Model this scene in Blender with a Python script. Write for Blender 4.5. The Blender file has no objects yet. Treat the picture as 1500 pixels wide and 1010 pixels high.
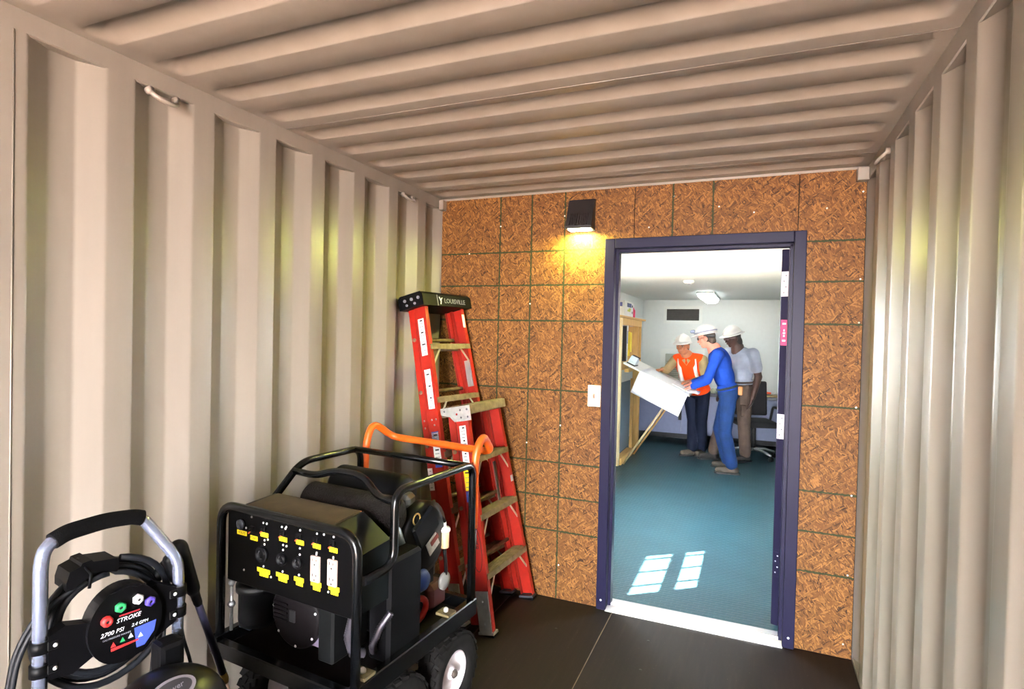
import bpy, bmesh, math, random
from mathutils import Vector, Matrix, Euler, Quaternion
random.seed(7)
scene = bpy.context.scene
col = scene.collection
PI = math.pi

# ------------------------------------------------------------------ camera
def make_camera():
    yaw, pitch, roll, F = 0.3971, -0.0169, 0.0234, 843.1
    f = Vector((-math.sin(yaw) * math.cos(pitch), math.cos(yaw) * math.cos(pitch), math.sin(pitch)))
    r = Vector((math.cos(yaw), math.sin(yaw), 0))
    u = r.cross(f)
    r2 = math.cos(roll) * r + math.sin(roll) * u
    u2 = -math.sin(roll) * r + math.cos(roll) * u
    cd = bpy.data.cameras.new('camera')
    cd.sensor_width = 36.0
    cd.lens = 36.0 * F / 1500.0
    cd.clip_start = 0.05
    cam = bpy.data.objects.new('camera', cd)
    m = Matrix((r2, u2, -f)).transposed().to_4x4()
    m.translation = Vector((1.8463, -3.2057, 1.5426))
    cam.matrix_world = m
    col.objects.link(cam)
    scene.camera = cam
make_camera()

# ------------------------------------------------------------------ world, sun, exposure
SKY = (0.94, 0.97, 1.0)
SKY_STRENGTH = 68.0
world = bpy.data.worlds.new('daylight')
scene.world = world
world.use_nodes = True
bg = world.node_tree.nodes['Background']
bg.inputs[0].default_value = (*SKY, 1)
bg.inputs[1].default_value = SKY_STRENGTH
SUN_EL = math.radians(50)
sun_dir = Vector((-0.78 * math.cos(SUN_EL), -0.626 * math.cos(SUN_EL), -math.sin(SUN_EL)))
sd = bpy.data.lights.new('sun', 'SUN')
sd.energy = 105.0
sd.angle = math.radians(0.5)
sd.color = (1.0, 0.93, 0.82)
sun = bpy.data.objects.new('sun', sd)
sun.rotation_euler = sun_dir.to_track_quat('-Z', 'Y').to_euler()
col.objects.link(sun)
scene.view_settings.view_transform = 'Standard'
scene.view_settings.look = 'None'
scene.view_settings.gamma = 1.0
scene.view_settings.use_curve_mapping = False
scene.view_settings.exposure = 1.2
scene.cycles.max_bounces = 10
scene.cycles.diffuse_bounces = 6
scene.cycles.use_denoising = True
scene.cycles.sample_clamp_indirect = 8.0

# ------------------------------------------------------------------ materials
MATS = {}
def srgb(r, g, b):
    def c(v):
        v /= 255.0
        return v / 12.92 if v <= 0.04045 else ((v + 0.055) / 1.055) ** 2.4
    return (c(r), c(g), c(b), 1)

def mat(name, color, rough=0.5, metal=0.0, var=0.12, nscale=18.0, bump=0.0, bscale=60.0, spec=0.5,
        emit=None, estr=0.0, coat=0.0, stretch=(1, 1, 1), alpha=1.0, trans=0.0):
    """procedural principled material: noise in colour, roughness and a little relief"""
    if name in MATS:
        return MATS[name]
    m = bpy.data.materials.new(name)
    m.use_nodes = True
    nt = m.node_tree
    b = nt.nodes['Principled BSDF']
    N, L = nt.nodes.new, nt.links.new
    tc = N('ShaderNodeTexCoord')
    mp = N('ShaderNodeMapping')
    mp.inputs['Scale'].default_value = stretch
    L(tc.outputs['Object'], mp.inputs[0])
    nz = N('ShaderNodeTexNoise')
    nz.inputs['Scale'].default_value = nscale
    nz.inputs['Detail'].default_value = 4
    L(mp.outputs[0], nz.inputs['Vector'])
    rp = N('ShaderNodeValToRGB')
    c = color if len(color) == 4 else (*color, 1)
    rp.color_ramp.elements[0].position = 0.3
    rp.color_ramp.elements[1].position = 0.7
    rp.color_ramp.elements[0].color = tuple(v * (1 - var) for v in c[:3]) + (1,)
    rp.color_ramp.elements[1].color = tuple(min(1, v * (1 + var)) for v in c[:3]) + (1,)
    L(nz.outputs['Fac'], rp.inputs[0])
    L(rp.outputs[0], b.inputs['Base Color'])
    b.inputs['Roughness'].default_value = rough
    b.inputs['Metallic'].default_value = metal
    b.inputs['Specular IOR Level'].default_value = spec
    b.inputs['Coat Weight'].default_value = coat
    b.inputs['Transmission Weight'].default_value = trans
    b.inputs['Alpha'].default_value = alpha
    if emit:
        b.inputs['Emission Color'].default_value = (*emit[:3], 1)
        b.inputs['Emission Strength'].default_value = estr
    if bump:
        n2 = N('ShaderNodeTexNoise')
        n2.inputs['Scale'].default_value = bscale
        n2.inputs['Detail'].default_value = 3
        L(mp.outputs[0], n2.inputs['Vector'])
        bp = N('ShaderNodeBump')
        bp.inputs['Strength'].default_value = bump
        bp.inputs['Distance'].default_value = 0.01
        L(n2.outputs['Fac'], bp.inputs['Height'])
        L(bp.outputs[0], b.inputs['Normal'])
    MATS[name] = m
    return m

class NT:
    """tiny node-graph helper"""
    def __init__(s, name):
        s.m = bpy.data.materials.new(name)
        s.m.use_nodes = True
        s.t = s.m.node_tree
        s.b = s.t.nodes['Principled BSDF']
        MATS[name] = s.m
    def n(s, typ, **kw):
        nd = s.t.nodes.new(typ)
        for k, v in kw.items():
            setattr(nd, k, v)
        return nd
    def link(s, a, b):
        s.t.links.new(a, b)
    def math(s, op, a, b=None, clamp=False):
        nd = s.n('ShaderNodeMath', operation=op)
        nd.use_clamp = clamp
        for i, v in enumerate((a, b)):
            if v is None:
                continue
            if isinstance(v, (int, float)):
                nd.inputs[i].default_value = v
            else:
                s.link(v, nd.inputs[i])
        return nd.outputs[0]
    def mix(s, fac, a, b, blend='MIX'):
        nd = s.n('ShaderNodeMix', data_type='RGBA', blend_type=blend)
        for i, v in ((0, fac), (6, a), (7, b)):
            if isinstance(v, (int, float)):
                nd.inputs[i].default_value = v
            elif isinstance(v, tuple):
                nd.inputs[i].default_value = v if len(v) == 4 else (*v, 1)
            else:
                s.link(v, nd.inputs[i])
        return nd.outputs[2]
    def ramp(s, fac, stops):
        nd = s.n('ShaderNodeValToRGB')
        e = nd.color_ramp.elements
        while len(e) < len(stops):
            e.new(0.5)
        for i, (p, c) in enumerate(stops):
            e[i].position = p
            e[i].color = c if len(c) == 4 else (*c, 1)
        s.link(fac, nd.inputs[0])
        return nd.outputs[0]

def osb_material():
    g = NT('osb')
    tc = g.n('ShaderNodeTexCoord')
    sp = g.n('ShaderNodeSeparateXYZ')
    g.link(tc.outputs['Object'], sp.inputs[0])
    X, Y, Z = sp.outputs
    cb = g.n('ShaderNodeCombineXYZ')
    g.link(X, cb.inputs[0]); g.link(Z, cb.inputs[1])
    # gentle warp so that strands bend a little
    wz = g.n('ShaderNodeTexNoise'); wz.inputs['Scale'].default_value = 14
    g.link(cb.outputs[0], wz.inputs['Vector'])
    wv = g.n('ShaderNodeVectorMath', operation='MULTIPLY_ADD')
    g.link(wz.outputs['Color'], wv.inputs[0]); wv.inputs[1].default_value = (0.03, 0.03, 0); g.link(cb.outputs[0], wv.inputs[2])
    def layer(ang, off, sx, sy):
        r = g.n('ShaderNodeVectorRotate', rotation_type='Z_AXIS')
        r.inputs['Angle'].default_value = ang
        g.link(wv.outputs[0], r.inputs['Vector'])
        mm = g.n('ShaderNodeVectorMath', operation='MULTIPLY_ADD')
        g.link(r.outputs[0], mm.inputs[0]); mm.inputs[1].default_value = (sx, sy, 1); mm.inputs[2].default_value = (off, off * 1.7, 0)
        v = g.n('ShaderNodeTexVoronoi', voronoi_dimensions='2D')
        v.inputs['Scale'].default_value = 1
        g.link(mm.outputs[0], v.inputs['Vector'])
        # fine grain along the strand
        gn = g.n('ShaderNodeTexNoise'); gn.inputs['Scale'].default_value = 1; gn.inputs['Detail'].default_value = 3
        m2 = g.n('ShaderNodeVectorMath', operation='MULTIPLY')
        g.link(mm.outputs[0], m2.inputs[0]); m2.inputs[1].default_value = (1.0, 5.0, 1)
        g.link(m2.outputs[0], gn.inputs['Vector'])
        s = g.n('ShaderNodeSeparateColor'); g.link(v.outputs['Color'], s.inputs[0])
        val = g.math('ADD', g.math('MULTIPLY', s.outputs[0], 0.75), g.math('MULTIPLY', gn.outputs['Fac'], 0.25))
        return val, s.outputs[1], v.outputs['Distance']
    a, pa, da = layer(0.35, 3.1, 27, 165)
    b, pb, db = layer(1.35, 9.7, 31, 175)
    c, pc, dc = layer(2.45, 21.3, 25, 155)
    d, pd, dd = layer(1.0, 31.3, 50, 230)
    m1 = g.math('GREATER_THAN', pb, 0.55)
    m2 = g.math('GREATER_THAN', pc, 0.62)
    m3 = g.math('GREATER_THAN', pd, 0.74)
    def sel(f, p, q):
        return g.math('ADD', g.math('MULTIPLY', p, g.math('SUBTRACT', 1.0, f)), g.math('MULTIPLY', q, f))
    val = sel(m3, sel(m2, sel(m1, a, b), c), d)
    col_ = g.ramp(val, [(0.10, srgb(18, 8, 2)), (0.16, srgb(56, 31, 9)), (0.28, srgb(88, 54, 19)), (0.62, srgb(105, 67, 26)), (0.90, srgb(142, 98, 46))])
    big = g.n('ShaderNodeTexNoise'); big.inputs['Scale'].default_value = 5; g.link(cb.outputs[0], big.inputs['Vector'])
    col_ = g.mix(g.math('MULTIPLY', big.outputs['Fac'], 0.28), col_, srgb(84, 42, 13))
    # printed green nailing lines with a wobble, uneven ink
    wob = g.n('ShaderNodeTexNoise'); wob.inputs['Scale'].default_value = 70; wob.inputs['Detail'].default_value = 3
    g.link(cb.outputs[0], wob.inputs['Vector'])
    w = g.math('MULTIPLY', g.math('SUBTRACT', wob.outputs['Fac'], 0.5), 0.012)
    ink = None
    def line(coord, pos, gate=None):
        nonlocal ink
        dist = g.math('ABSOLUTE', g.math('ADD', g.math('SUBTRACT', coord, pos), w))
        k = g.math('SUBTRACT', 1.0, g.math('DIVIDE', g.math('SUBTRACT', dist, 0.0034), 0.0030), clamp=True)
        if gate is not None:
            k = g.math('MULTIPLY', k, gate)
        ink = k if ink is None else g.math('MAXIMUM', ink, k)
    for x in (0.408, 0.612, 0.818, 1.425, 1.63):
        line(X, x)
    side = g.math('ADD', g.math('LESS_THAN', X, 1.22), g.math('GREATER_THAN', X, 2.036), clamp=True)
    for z in (2.04, 1.84, 1.63, 1.224, 0.80, 0.598, 0.398):
        line(Z, z, side)
    col_ = g.mix(g.math('MULTIPLY', ink, 0.92), col_, srgb(22, 40, 12))
    g.link(col_, g.b.inputs['Base Color'])
    g.b.inputs['Roughness'].default_value = 0.62
    g.b.inputs['Specular IOR Level'].default_value = 0.25
    bp = g.n('ShaderNodeBump'); bp.inputs['Strength'].default_value = 0.35; bp.inputs['Distance'].default_value = 0.003
    g.link(val, bp.inputs['Height']); g.link(bp.outputs[0], g.b.inputs['Normal'])
    return g.m

def paint_material(name, c0, c1, rough):
    """container paint: streaky, slightly glossy"""
    g = NT(name)
    tc = g.n('ShaderNodeTexCoord')
    mp = g.n('ShaderNodeMapping'); mp.inputs['Scale'].default_value = (6, 6, 0.8)
    g.link(tc.outputs['Object'], mp.inputs[0])
    nz = g.n('ShaderNodeTexNoise'); nz.inputs['Scale'].default_value = 1.6; nz.inputs['Detail'].default_value = 5
    g.link(mp.outputs[0], nz.inputs['Vector'])
    g.link(g.ramp(nz.outputs['Fac'], [(0.3, c0), (0.7, c1)]), g.b.inputs['Base Color'])
    n2 = g.n('ShaderNodeTexNoise'); n2.inputs['Scale'].default_value = 3
    g.link(tc.outputs['Object'], n2.inputs['Vector'])
    r = g.math('ADD', g.math('MULTIPLY', n2.outputs['Fac'], 0.16), rough - 0.08)
    g.link(r, g.b.inputs['Roughness'])
    n3 = g.n('ShaderNodeTexNoise'); n3.inputs['Scale'].default_value = 5
    g.link(tc.outputs['Object'], n3.inputs['Vector'])
    bp = g.n('ShaderNodeBump'); bp.inputs['Strength'].default_value = 0.12; bp.inputs['Distance'].default_value = 0.02
    g.link(n3.outputs['Fac'], bp.inputs['Height']); g.link(bp.outputs[0], g.b.inputs['Normal'])
    return g.m

def floor_material():
    g = NT('plywood_floor')
    tc = g.n('ShaderNodeTexCoord')
    mp = g.n('ShaderNodeMapping'); mp.inputs['Scale'].default_value = (14, 1.2, 1)
    g.link(tc.outputs['Object'], mp.inputs[0])
    nz = g.n('ShaderNodeTexNoise'); nz.inputs['Scale'].default_value = 3; nz.inputs['Detail'].default_value = 6
    g.link(mp.outputs[0], nz.inputs['Vector'])
    c = g.ramp(nz.outputs['Fac'], [(0.3, srgb(17, 10, 10)), (0.6, srgb(26, 17, 16)), (0.8, srgb(40, 28, 26))])
    n2 = g.n('ShaderNodeTexNoise'); n2.inputs['Scale'].default_value = 130; n2.inputs['Detail'].default_value = 2
    g.link(tc.outputs['Object'], n2.inputs['Vector'])
    spk = g.math('GREATER_THAN', n2.outputs['Fac'], 0.735)
    c = g.mix(g.math('MULTIPLY', spk, 0.5), c, srgb(110, 95, 82))
    g.link(c, g.b.inputs['Base Color'])
    g.b.inputs['Roughness'].default_value = 0.55
    g.b.inputs['Specular IOR Level'].default_value = 0.2
    bp = g.n('ShaderNodeBump'); bp.inputs['Strength'].default_value = 0.15; bp.inputs['Distance'].default_value = 0.003
    g.link(nz.outputs['Fac'], bp.inputs['Height']); g.link(bp.outputs[0], g.b.inputs['Normal'])
    return g.m

def rubber_material():
    """blue-grey office flooring with rows of small raised dashes"""
    g = NT('rubber_floor')
    tc = g.n('ShaderNodeTexCoord')
    nz = g.n('ShaderNodeTexNoise'); nz.inputs['Scale'].default_value = 4; nz.inputs['Detail'].default_value = 5
    g.link(tc.outputs['Object'], nz.inputs['Vector'])
    c = g.ramp(nz.outputs['Fac'], [(0.3, srgb(34, 64, 74)), (0.7, srgb(42, 76, 86))])
    br = g.n('ShaderNodeTexBrick'); br.offset = 0.5
    br.inputs['Scale'].default_value = 1.0
    br.inputs['Brick Width'].default_value = 0.06
    br.inputs['Row Height'].default_value = 0.03
    br.inputs['Mortar Size'].default_value = 0.009
    br.inputs['Mortar Smooth'].default_value = 0.4
    g.link(tc.outputs['Object'], br.inputs['Vector'])
    inv = g.math('SUBTRACT', 1.0, br.outputs['Fac'])
    c = g.mix(g.math('MULTIPLY', inv, 0.3), c, srgb(26, 50, 58))
    g.link(c, g.b.inputs['Base Color'])
    g.b.inputs['Roughness'].default_value = 0.38
    bp = g.n('ShaderNodeBump'); bp.inputs['Strength'].default_value = 0.5; bp.inputs['Distance'].default_value = 0.004
    g.link(inv, bp.inputs['Height']); g.link(bp.outputs[0], g.b.inputs['Normal'])
    return g.m

OSB = osb_material()
ROOFPAINT = paint_material('roof_paint', srgb(134, 124, 115), srgb(142, 132, 123), 0.55)
PAINT = paint_material('container_paint', srgb(121, 112, 103), srgb(129, 120, 111), 0.36)
FLOOR = floor_material()
RUBBER = rubber_material()
WHITE = mat('white_wall', srgb(208, 214, 212), 0.6, var=0.02)
FRAME = mat('frame_paint', srgb(24, 22, 46), 0.42, var=0.06, nscale=6, spec=0.12)
STEEL = mat('galvanised', srgb(190, 192, 196), 0.32, 0.85, var=0.1)
ALU = mat('aluminium', srgb(208, 208, 206), 0.35, 0.8, var=0.12, nscale=40)
ALUWORN = mat('worn_aluminium', srgb(118, 102, 82), 0.6, 0.3, var=0.3, nscale=30, bump=0.2)
BLACK = mat('black_enamel', srgb(7, 8, 10), 0.22, var=0.2, spec=0.35)
DULL = mat('black_plastic', srgb(7, 7, 9), 0.5, var=0.25, spec=0.12)
RUBBERB = mat('tyre_rubber', srgb(18, 16, 15), 0.8, var=0.3, nscale=40, spec=0.15)
FOAM = mat('foam_grip', srgb(5, 5, 6), 0.9, var=0.2, bump=0.3, bscale=300, spec=0.08)
CHROME = mat('silver_tube', srgb(140, 148, 172), 0.26, 0.75, var=0.04)
RED = mat('fibreglass_red', srgb(146, 26, 14), 0.42, var=0.08, nscale=25, bump=0.05)
ORANGE = mat('orange_enamel', srgb(204, 82, 18), 0.35, var=0.08)
YELLOW = mat('yellow_tape', srgb(236, 206, 20), 0.5, var=0.05)
PAPER = mat('white_sticker', srgb(228, 228, 226), 0.6, var=0.03)
INK = mat('black_print', srgb(24, 24, 26), 0.6, var=0.0)
GREYINK = mat('grey_print', srgb(120, 122, 128), 0.6, var=0.0)
WHITEINK = mat('white_print', srgb(220, 222, 226), 0.6, var=0.0)
REDINK = mat('red_print', srgb(200, 34, 34), 0.6, var=0.0)
BLUEINK = mat('blue_print', srgb(52, 72, 168), 0.6, var=0.05)
GREENINK = mat('green_print', srgb(24, 128, 74), 0.6, var=0.0)
PINKINK = mat('pink_print', srgb(226, 60, 110), 0.6, var=0.05)
PINE = mat('pine', srgb(206, 164, 96), 0.55, var=0.12, nscale=6, stretch=(8, 8, 1))
PINEPALE = mat('pale_pine', srgb(226, 206, 160), 0.55, var=0.1, nscale=6, stretch=(8, 8, 1))
SCREW = mat('zinc_screw', srgb(214, 214, 214), 0.4, 0.4, var=0.02)
BRASS = mat('brass', srgb(196, 164, 92), 0.35, 0.7, var=0.1)
def glass_material():
    g = NT('window_glass')
    tr = g.n('ShaderNodeBsdfTransparent'); tr.inputs[0].default_value = (0.95, 0.97, 0.97, 1)
    gs = g.n('ShaderNodeBsdfGlossy'); gs.inputs['Roughness'].default_value = 0.02
    mx = g.n('ShaderNodeMixShader'); mx.inputs[0].default_value = 0.06
    g.link(tr.outputs[0], mx.inputs[1]); g.link(gs.outputs[0], mx.inputs[2])
    g.link(mx.outputs[0], g.t.nodes['Material Output'].inputs['Surface'])
    return g.m
GLASS = glass_material()

# ------------------------------------------------------------------ mesh helpers
class MB:
    """collects shapes in a bmesh, then becomes ONE mesh object"""
    def __init__(s):
        s.bm = bmesh.new()
        s.sm = False
    def box(s, c, d, rot=None, bev=0.0, seg=1):
        r = bmesh.ops.create_cube(s.bm, size=1.0)
        vs = r['verts']
        m = Matrix.Translation(Vector(c)) @ (rot.to_4x4() if rot is not None else Matrix.Identity(4)) @ Matrix.Diagonal((*d, 1))
        bmesh.ops.transform(s.bm, matrix=m, verts=vs)
        if bev:
            es = list({e for v in vs for e in v.link_edges})
            bmesh.ops.bevel(s.bm, geom=es, offset=bev, segments=seg, affect='EDGES', profile=0.6, clamp_overlap=True)
        return s
    def bx(s, x0, x1, y0, y1, z0, z1, bev=0.0):
        return s.box(((x0 + x1) / 2, (y0 + y1) / 2, (z0 + z1) / 2), (x1 - x0, y1 - y0, z1 - z0), None, bev)
    def ring_loft(s, rings, cap=True, close=False):
        bm = s.bm
        vr = [[bm.verts.new(p) for p in ring] for ring in rings]
        n = len(vr[0])
        pairs = list(zip(vr[:-1], vr[1:]))
        if close:
            pairs.append((vr[-1], vr[0]))
        for a, b in pairs:
            for i in range(n):
                j = (i + 1) % n
                f = bm.faces.new((a[i], a[j], b[j], b[i]))
                f.smooth = True
        if cap and not close:
            bm.faces.new(vr[0][::-1]); bm.faces.new(vr[-1])
        return s
    def tube(s, pts, r, n=10, bend=0.0, seg=5, close=False, caps=True):
        """tube through points; corners rounded with radius bend; r may be a list"""
        P = [Vector(p) for p in pts]
        if bend:
            Q = [P[0]]
            for i in range(1, len(P) - 1):
                a, b, c = P[i - 1], P[i], P[i + 1]
                u1, u2 = (a - b), (c - b)
                l = min(bend, u1.length * 0.49, u2.length * 0.49)
                p0, p2 = b + u1.normalized() * l, b + u2.normalized() * l
                for k in range(seg + 1):
                    t = k / seg
                    Q.append(p0 * (1 - t) ** 2 + b * 2 * t * (1 - t) + p2 * t * t)
            Q.append(P[-1])
            P = Q
        rr = r if isinstance(r, (list, tuple)) else [r] * len(P)
        rings = []
        up = None
        m = len(P)
        for i, p in enumerate(P):
            if close:
                t = (P[(i + 1) % m] - P[i - 1]).normalized()
            else:
                t = (P[min(i + 1, m - 1)] - P[max(i - 1, 0)]).normalized()
            if up is None:
                up = Vector((0, 0, 1)) if abs(t.z) < 0.9 else Vector((1, 0, 0))
            up = (up - t * up.dot(t)).normalized()
            sd_ = t.cross(up)
            rings.append([p + (up * math.cos(a) + sd_ * math.sin(a)) * rr[i] for a in [2 * PI * k / n for k in range(n)]])
        return s.ring_loft(rings, cap=caps, close=close)
    def cyl(s, p0, p1, r, n=16, r1=None):
        return s.tube([p0, p1], [r, r if r1 is None else r1], n)
    def lathe(s, prof, origin=(0, 0, 0), axis='Z', n=24, rot=None):
        """profile [(radius, height)] round an axis"""
        O = Vector(origin)
        rings = []
        for (r, h) in prof:
            ring = []
            for k in range(n):
                a = 2 * PI * k / n
                c, d = r * math.cos(a), r * math.sin(a)
                v = Vector((c, d, h)) if axis == 'Z' else (Vector((h, c, d)) if axis == 'X' else Vector((d, h, c)))
                if rot is not None:
                    v = rot @ v
                ring.append(O + v)
            rings.append(ring)
        return s.ring_loft(rings, cap=True)
    def prism(s, poly, h0, h1, axis='Z'):
        """polygon of (a,b) extruded: axis Z -> (a,b,h); Y -> (a,h,b); X -> (h,a,b)"""
        def P(a, b, h):
            return (a, b, h) if axis == 'Z' else ((a, h, b) if axis == 'Y' else (h, a, b))
        bm = s.bm
        lo = [bm.verts.new(P(a, b, h0)) for a, b in poly]
        hi = [bm.verts.new(P(a, b, h1)) for a, b in poly]
        n = len(poly)
        for i in range(n):
            j = (i + 1) % n
            bm.faces.new((lo[i], lo[j], hi[j], hi[i]))
        bm.faces.new(lo[::-1]); bm.faces.new(hi)
        return s
    def sphere(s, c, r, n=16, m=10, rot=None):
        rad = (r, r, r) if isinstance(r, (int, float)) else r
        res = bmesh.ops.create_uvsphere(s.bm, u_segments=n, v_segments=m, radius=1.0)
        mt = Matrix.Translation(Vector(c)) @ (rot.to_4x4() if rot is not None else Matrix.Identity(4)) @ Matrix.Diagonal((*rad, 1))
        bmesh.ops.transform(s.bm, matrix=mt, verts=res['verts'])
        for v in res['verts']:
            for f in v.link_faces:
                f.smooth = True
        return s
    def capsule(s, p0, p1, r0, r1, n=14):
        p0, p1 = Vector(p0), Vector(p1)
        ax = p1 - p0
        L_ = ax.length
        q = ax.to_track_quat('Z', 'Y')
        prof = []
        for k in range(5):
            a = -PI / 2 + (PI / 2) * k / 4 * 0.98 + 0.02
            prof.append((max(1e-4, r0 * math.cos(a)), r0 * math.sin(a)))
        for k in range(5):
            a = (PI / 2) * k / 4 * 0.98
            prof.append((max(1e-4, r1 * math.cos(a)), L_ + r1 * math.sin(a)))
        rings = [[p0 + q @ Vector((r * math.cos(2 * PI * i / n), r * math.sin(2 * PI * i / n), h)) for i in range(n)] for r, h in prof]
        return s.ring_loft(rings)
    def mesh(s, name, xf=None):
        bmesh.ops.recalc_face_normals(s.bm, faces=s.bm.faces)
        me = bpy.data.meshes.new(name)
        if xf is not None:
            bmesh.ops.transform(s.bm, matrix=xf, verts=s.bm.verts)
        s.bm.to_mesh(me)
        s.bm.free()
        return me
    def build(s, name, m, parent=None, xf=None, smooth=False):
        me = s.mesh(name, xf)
        if smooth:
            for p in me.polygons:
                p.use_smooth = True
        return put(name, me, m, parent)

def put(name, me, m, parent=None):
    if not me.materials:
        me.materials.append(m)
    o = bpy.data.objects.new(name, me)
    col.objects.link(o)
    if parent is not None:
        o.parent = parent
    return o

def tag(o, label, cat, group=None):
    o['label'] = label
    o['category'] = cat
    if group:
        o['group'] = group
    return o

def thing(name, label, cat, loc=(0, 0, 0), rz=0.0, group=None):
    o = bpy.data.objects.new(name, None)
    o.empty_display_size = 0.1
    o.location = loc
    o.rotation_euler = (0, 0, rz)
    col.objects.link(o)
    return tag(o, label, cat, group)

def struct(o, label=None):
    o['kind'] = 'structure'
    if label:
        o['label'] = label
    return o

def at_frame(o, loc, ex, ez):
    """place a mesh built in x-right, y-up(z), facing -y local axes"""
    ex = Vector(ex).normalized(); ez = Vector(ez).normalized(); ey = ez.cross(ex)
    m = Matrix((ex, ey, ez)).transposed().to_4x4()
    m.translation = Vector(loc)
    o.matrix_local = m
    return o

def text_mesh(body, size, depth=0.0006, shear=0.0, align='CENTER'):
    cu = bpy.data.curves.new('txt', 'FONT')
    cu.body = body
    cu.size = size
    cu.extrude = depth
    cu.shear = shear
    cu.align_x = align
    cu.align_y = 'CENTER'
    cu.resolution_u = 2
    o = bpy.data.objects.new('txt', cu)
    col.objects.link(o)
    dg = bpy.context.evaluated_depsgraph_get()
    me = bpy.data.meshes.new_from_object(o.evaluated_get(dg))
    bpy.data.objects.remove(o)
    bpy.data.curves.remove(cu)
    return me

def text(name, body, size, m, parent, loc, ex, up, depth=0.0006, shear=0.0):
    """flat lettering: ex is the reading direction, up the letters' up direction (parent space)"""
    me = text_mesh(body, size, depth, shear)
    me.materials.clear()
    o = put(name, me, m, parent)
    ex = Vector(ex).normalized(); up = Vector(up).normalized(); n = ex.cross(up)
    mt = Matrix((ex, up, n)).transposed().to_4x4()
    mt.translation = Vector(loc)
    o.matrix_local = mt
    return o

def remeshed(mb, voxel, smooth_it=4, name='m'):
    me = mb.mesh(name)
    o = bpy.data.objects.new('tmp', me)
    col.objects.link(o)
    md = o.modifiers.new('r', 'REMESH'); md.mode = 'VOXEL'; md.voxel_size = voxel; md.use_smooth_shade = True
    if smooth_it:
        ms = o.modifiers.new('s', 'SMOOTH'); ms.factor = 0.5; ms.iterations = smooth_it
    dg = bpy.context.evaluated_depsgraph_get()
    out = bpy.data.meshes.new_from_object(o.evaluated_get(dg))
    bpy.data.objects.remove(o)
    for p in out.polygons:
        p.use_smooth = True
    return out
# ================================================================== THE SETTING
W, H = 2.33, 2.39          # inside width and height of the container
YO = -5.9                  # open cargo doors, behind the camera
YW = 0.0                   # face of the OSB partition
YB = 6.0                   # far wall of the office

def smooth01(a, b, x):
    t = max(0.0, min(1.0, (x - a) / (b - a)))
    return t * t * (3 - 2 * t)

# ---- ground outside the open cargo doors
GROUND = mat('dry_dirt', srgb(184, 158, 140), 0.9, var=0.15, nscale=2, bump=0.2, bscale=20)
g_ = MB(); g_.box((1.0, -2.0, -0.2), (60, 60, 0.1))
struct(g_.build('ground', GROUND), 'dry tan dirt ground under the container')

# ---- corrugated side walls
def corrugated(name, x_face, out):
    """out = -1: wall to the left (recess towards -x); +1: to the right"""
    per, dep = 0.2955, 0.036
    k0 = -2.265
    pts = []
    k = -15
    while True:
        y_end = k0 + per * k          # end of a flange that stands proud
        seq = [(y_end - 0.085, 0), (y_end, 0), (y_end + 0.069, dep), (y_end + 0.141, dep)]
        pts += seq
        if y_end > 0.4:
            break
        k += 1
    # clip to the length of the wall
    def interp(y):
        for (a, da), (b, db) in zip(pts[:-1], pts[1:]):
            if a <= y <= b:
                return da + (db - da) * (y - a) / (b - a)
        return 0
    ys = [YO] + [p[0] for p in pts if YO < p[0] < 0.10] + [0.10]
    ds = [interp(y) for y in ys]
    t = 0.004
    poly = [(x_face + out * d, y) for y, d in zip(ys, ds)] + [(x_face + out * (d + t), y) for y, d in zip(ys[::-1], ds[::-1])]
    # a soft press radius: chamfer each crease
    def soften(side):
        res = [side[0]]
        for i in range(1, len(side) - 1):
            a, b, c = Vector(side[i - 1]), Vector(side[i]), Vector(side[i + 1])
            if abs((a - b).normalized().cross((c - b).normalized())) < 1e-4:
                continue
            r = 0.006
            p0 = b + (a - b).normalized() * r; p2 = b + (c - b).normalized() * r
            for q in range(4):
                tt = q / 3
                v = p0 * (1 - tt) ** 2 + b * 2 * tt * (1 - tt) + p2 * tt * tt
                res.append((v.x, v.y))
        res.append(side[-1])
        return res
    inner = soften([(x_face + out * d, y) for y, d in zip(ys, ds)])
    bm = MB()
    lo = [bm.bm.verts.new((x, y, 0.0)) for x, y in inner]
    hi = [bm.bm.verts.new((x, y, H - 0.058)) for x, y in inner]
    lo2 = [bm.bm.verts.new((x + out * t, y, 0.0)) for x, y in inner]
    hi2 = [bm.bm.verts.new((x + out * t, y, H - 0.058)) for x, y in inner]
    for a, b in ((lo, hi), (lo2, hi2)):
        for i in range(len(a) - 1):
            f = bm.bm.faces.new((a[i], a[i + 1], b[i + 1], b[i])); f.smooth = True
    o = bm.build(name, PAINT)
    struct(o, 'beige painted corrugated steel container wall')
    # top side rail, flush with the proud flanges
    x0, x1 = sorted((x_face, x_face + out * 0.06))
    r = MB(); r.bx(x0, x1, YO, 0.12, H - 0.062, H + 0.05, 0.004)
    r.build('top_rail', PAINT, o)
    # steel sill at the floor
    x0, x1 = sorted((x_face + out * 0.002, x_face + out * 0.06))
    r = MB(); r.bx(x0, x1, YO, 0.12, -0.15, 0.012)
    r.build('bottom_rail', PAINT, o)
    return o
wall_left = corrugated('wall_left', 0.0, -1)
wall_right = corrugated('wall_right', W, 1)
sm_ = MB(); sm_.cyl((0.0005, -2.297, 0.0), (0.0005, -2.297, H - 0.06), 0.0022, 6)
sm_.build('weld_seam', PAINT, wall_left)

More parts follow.
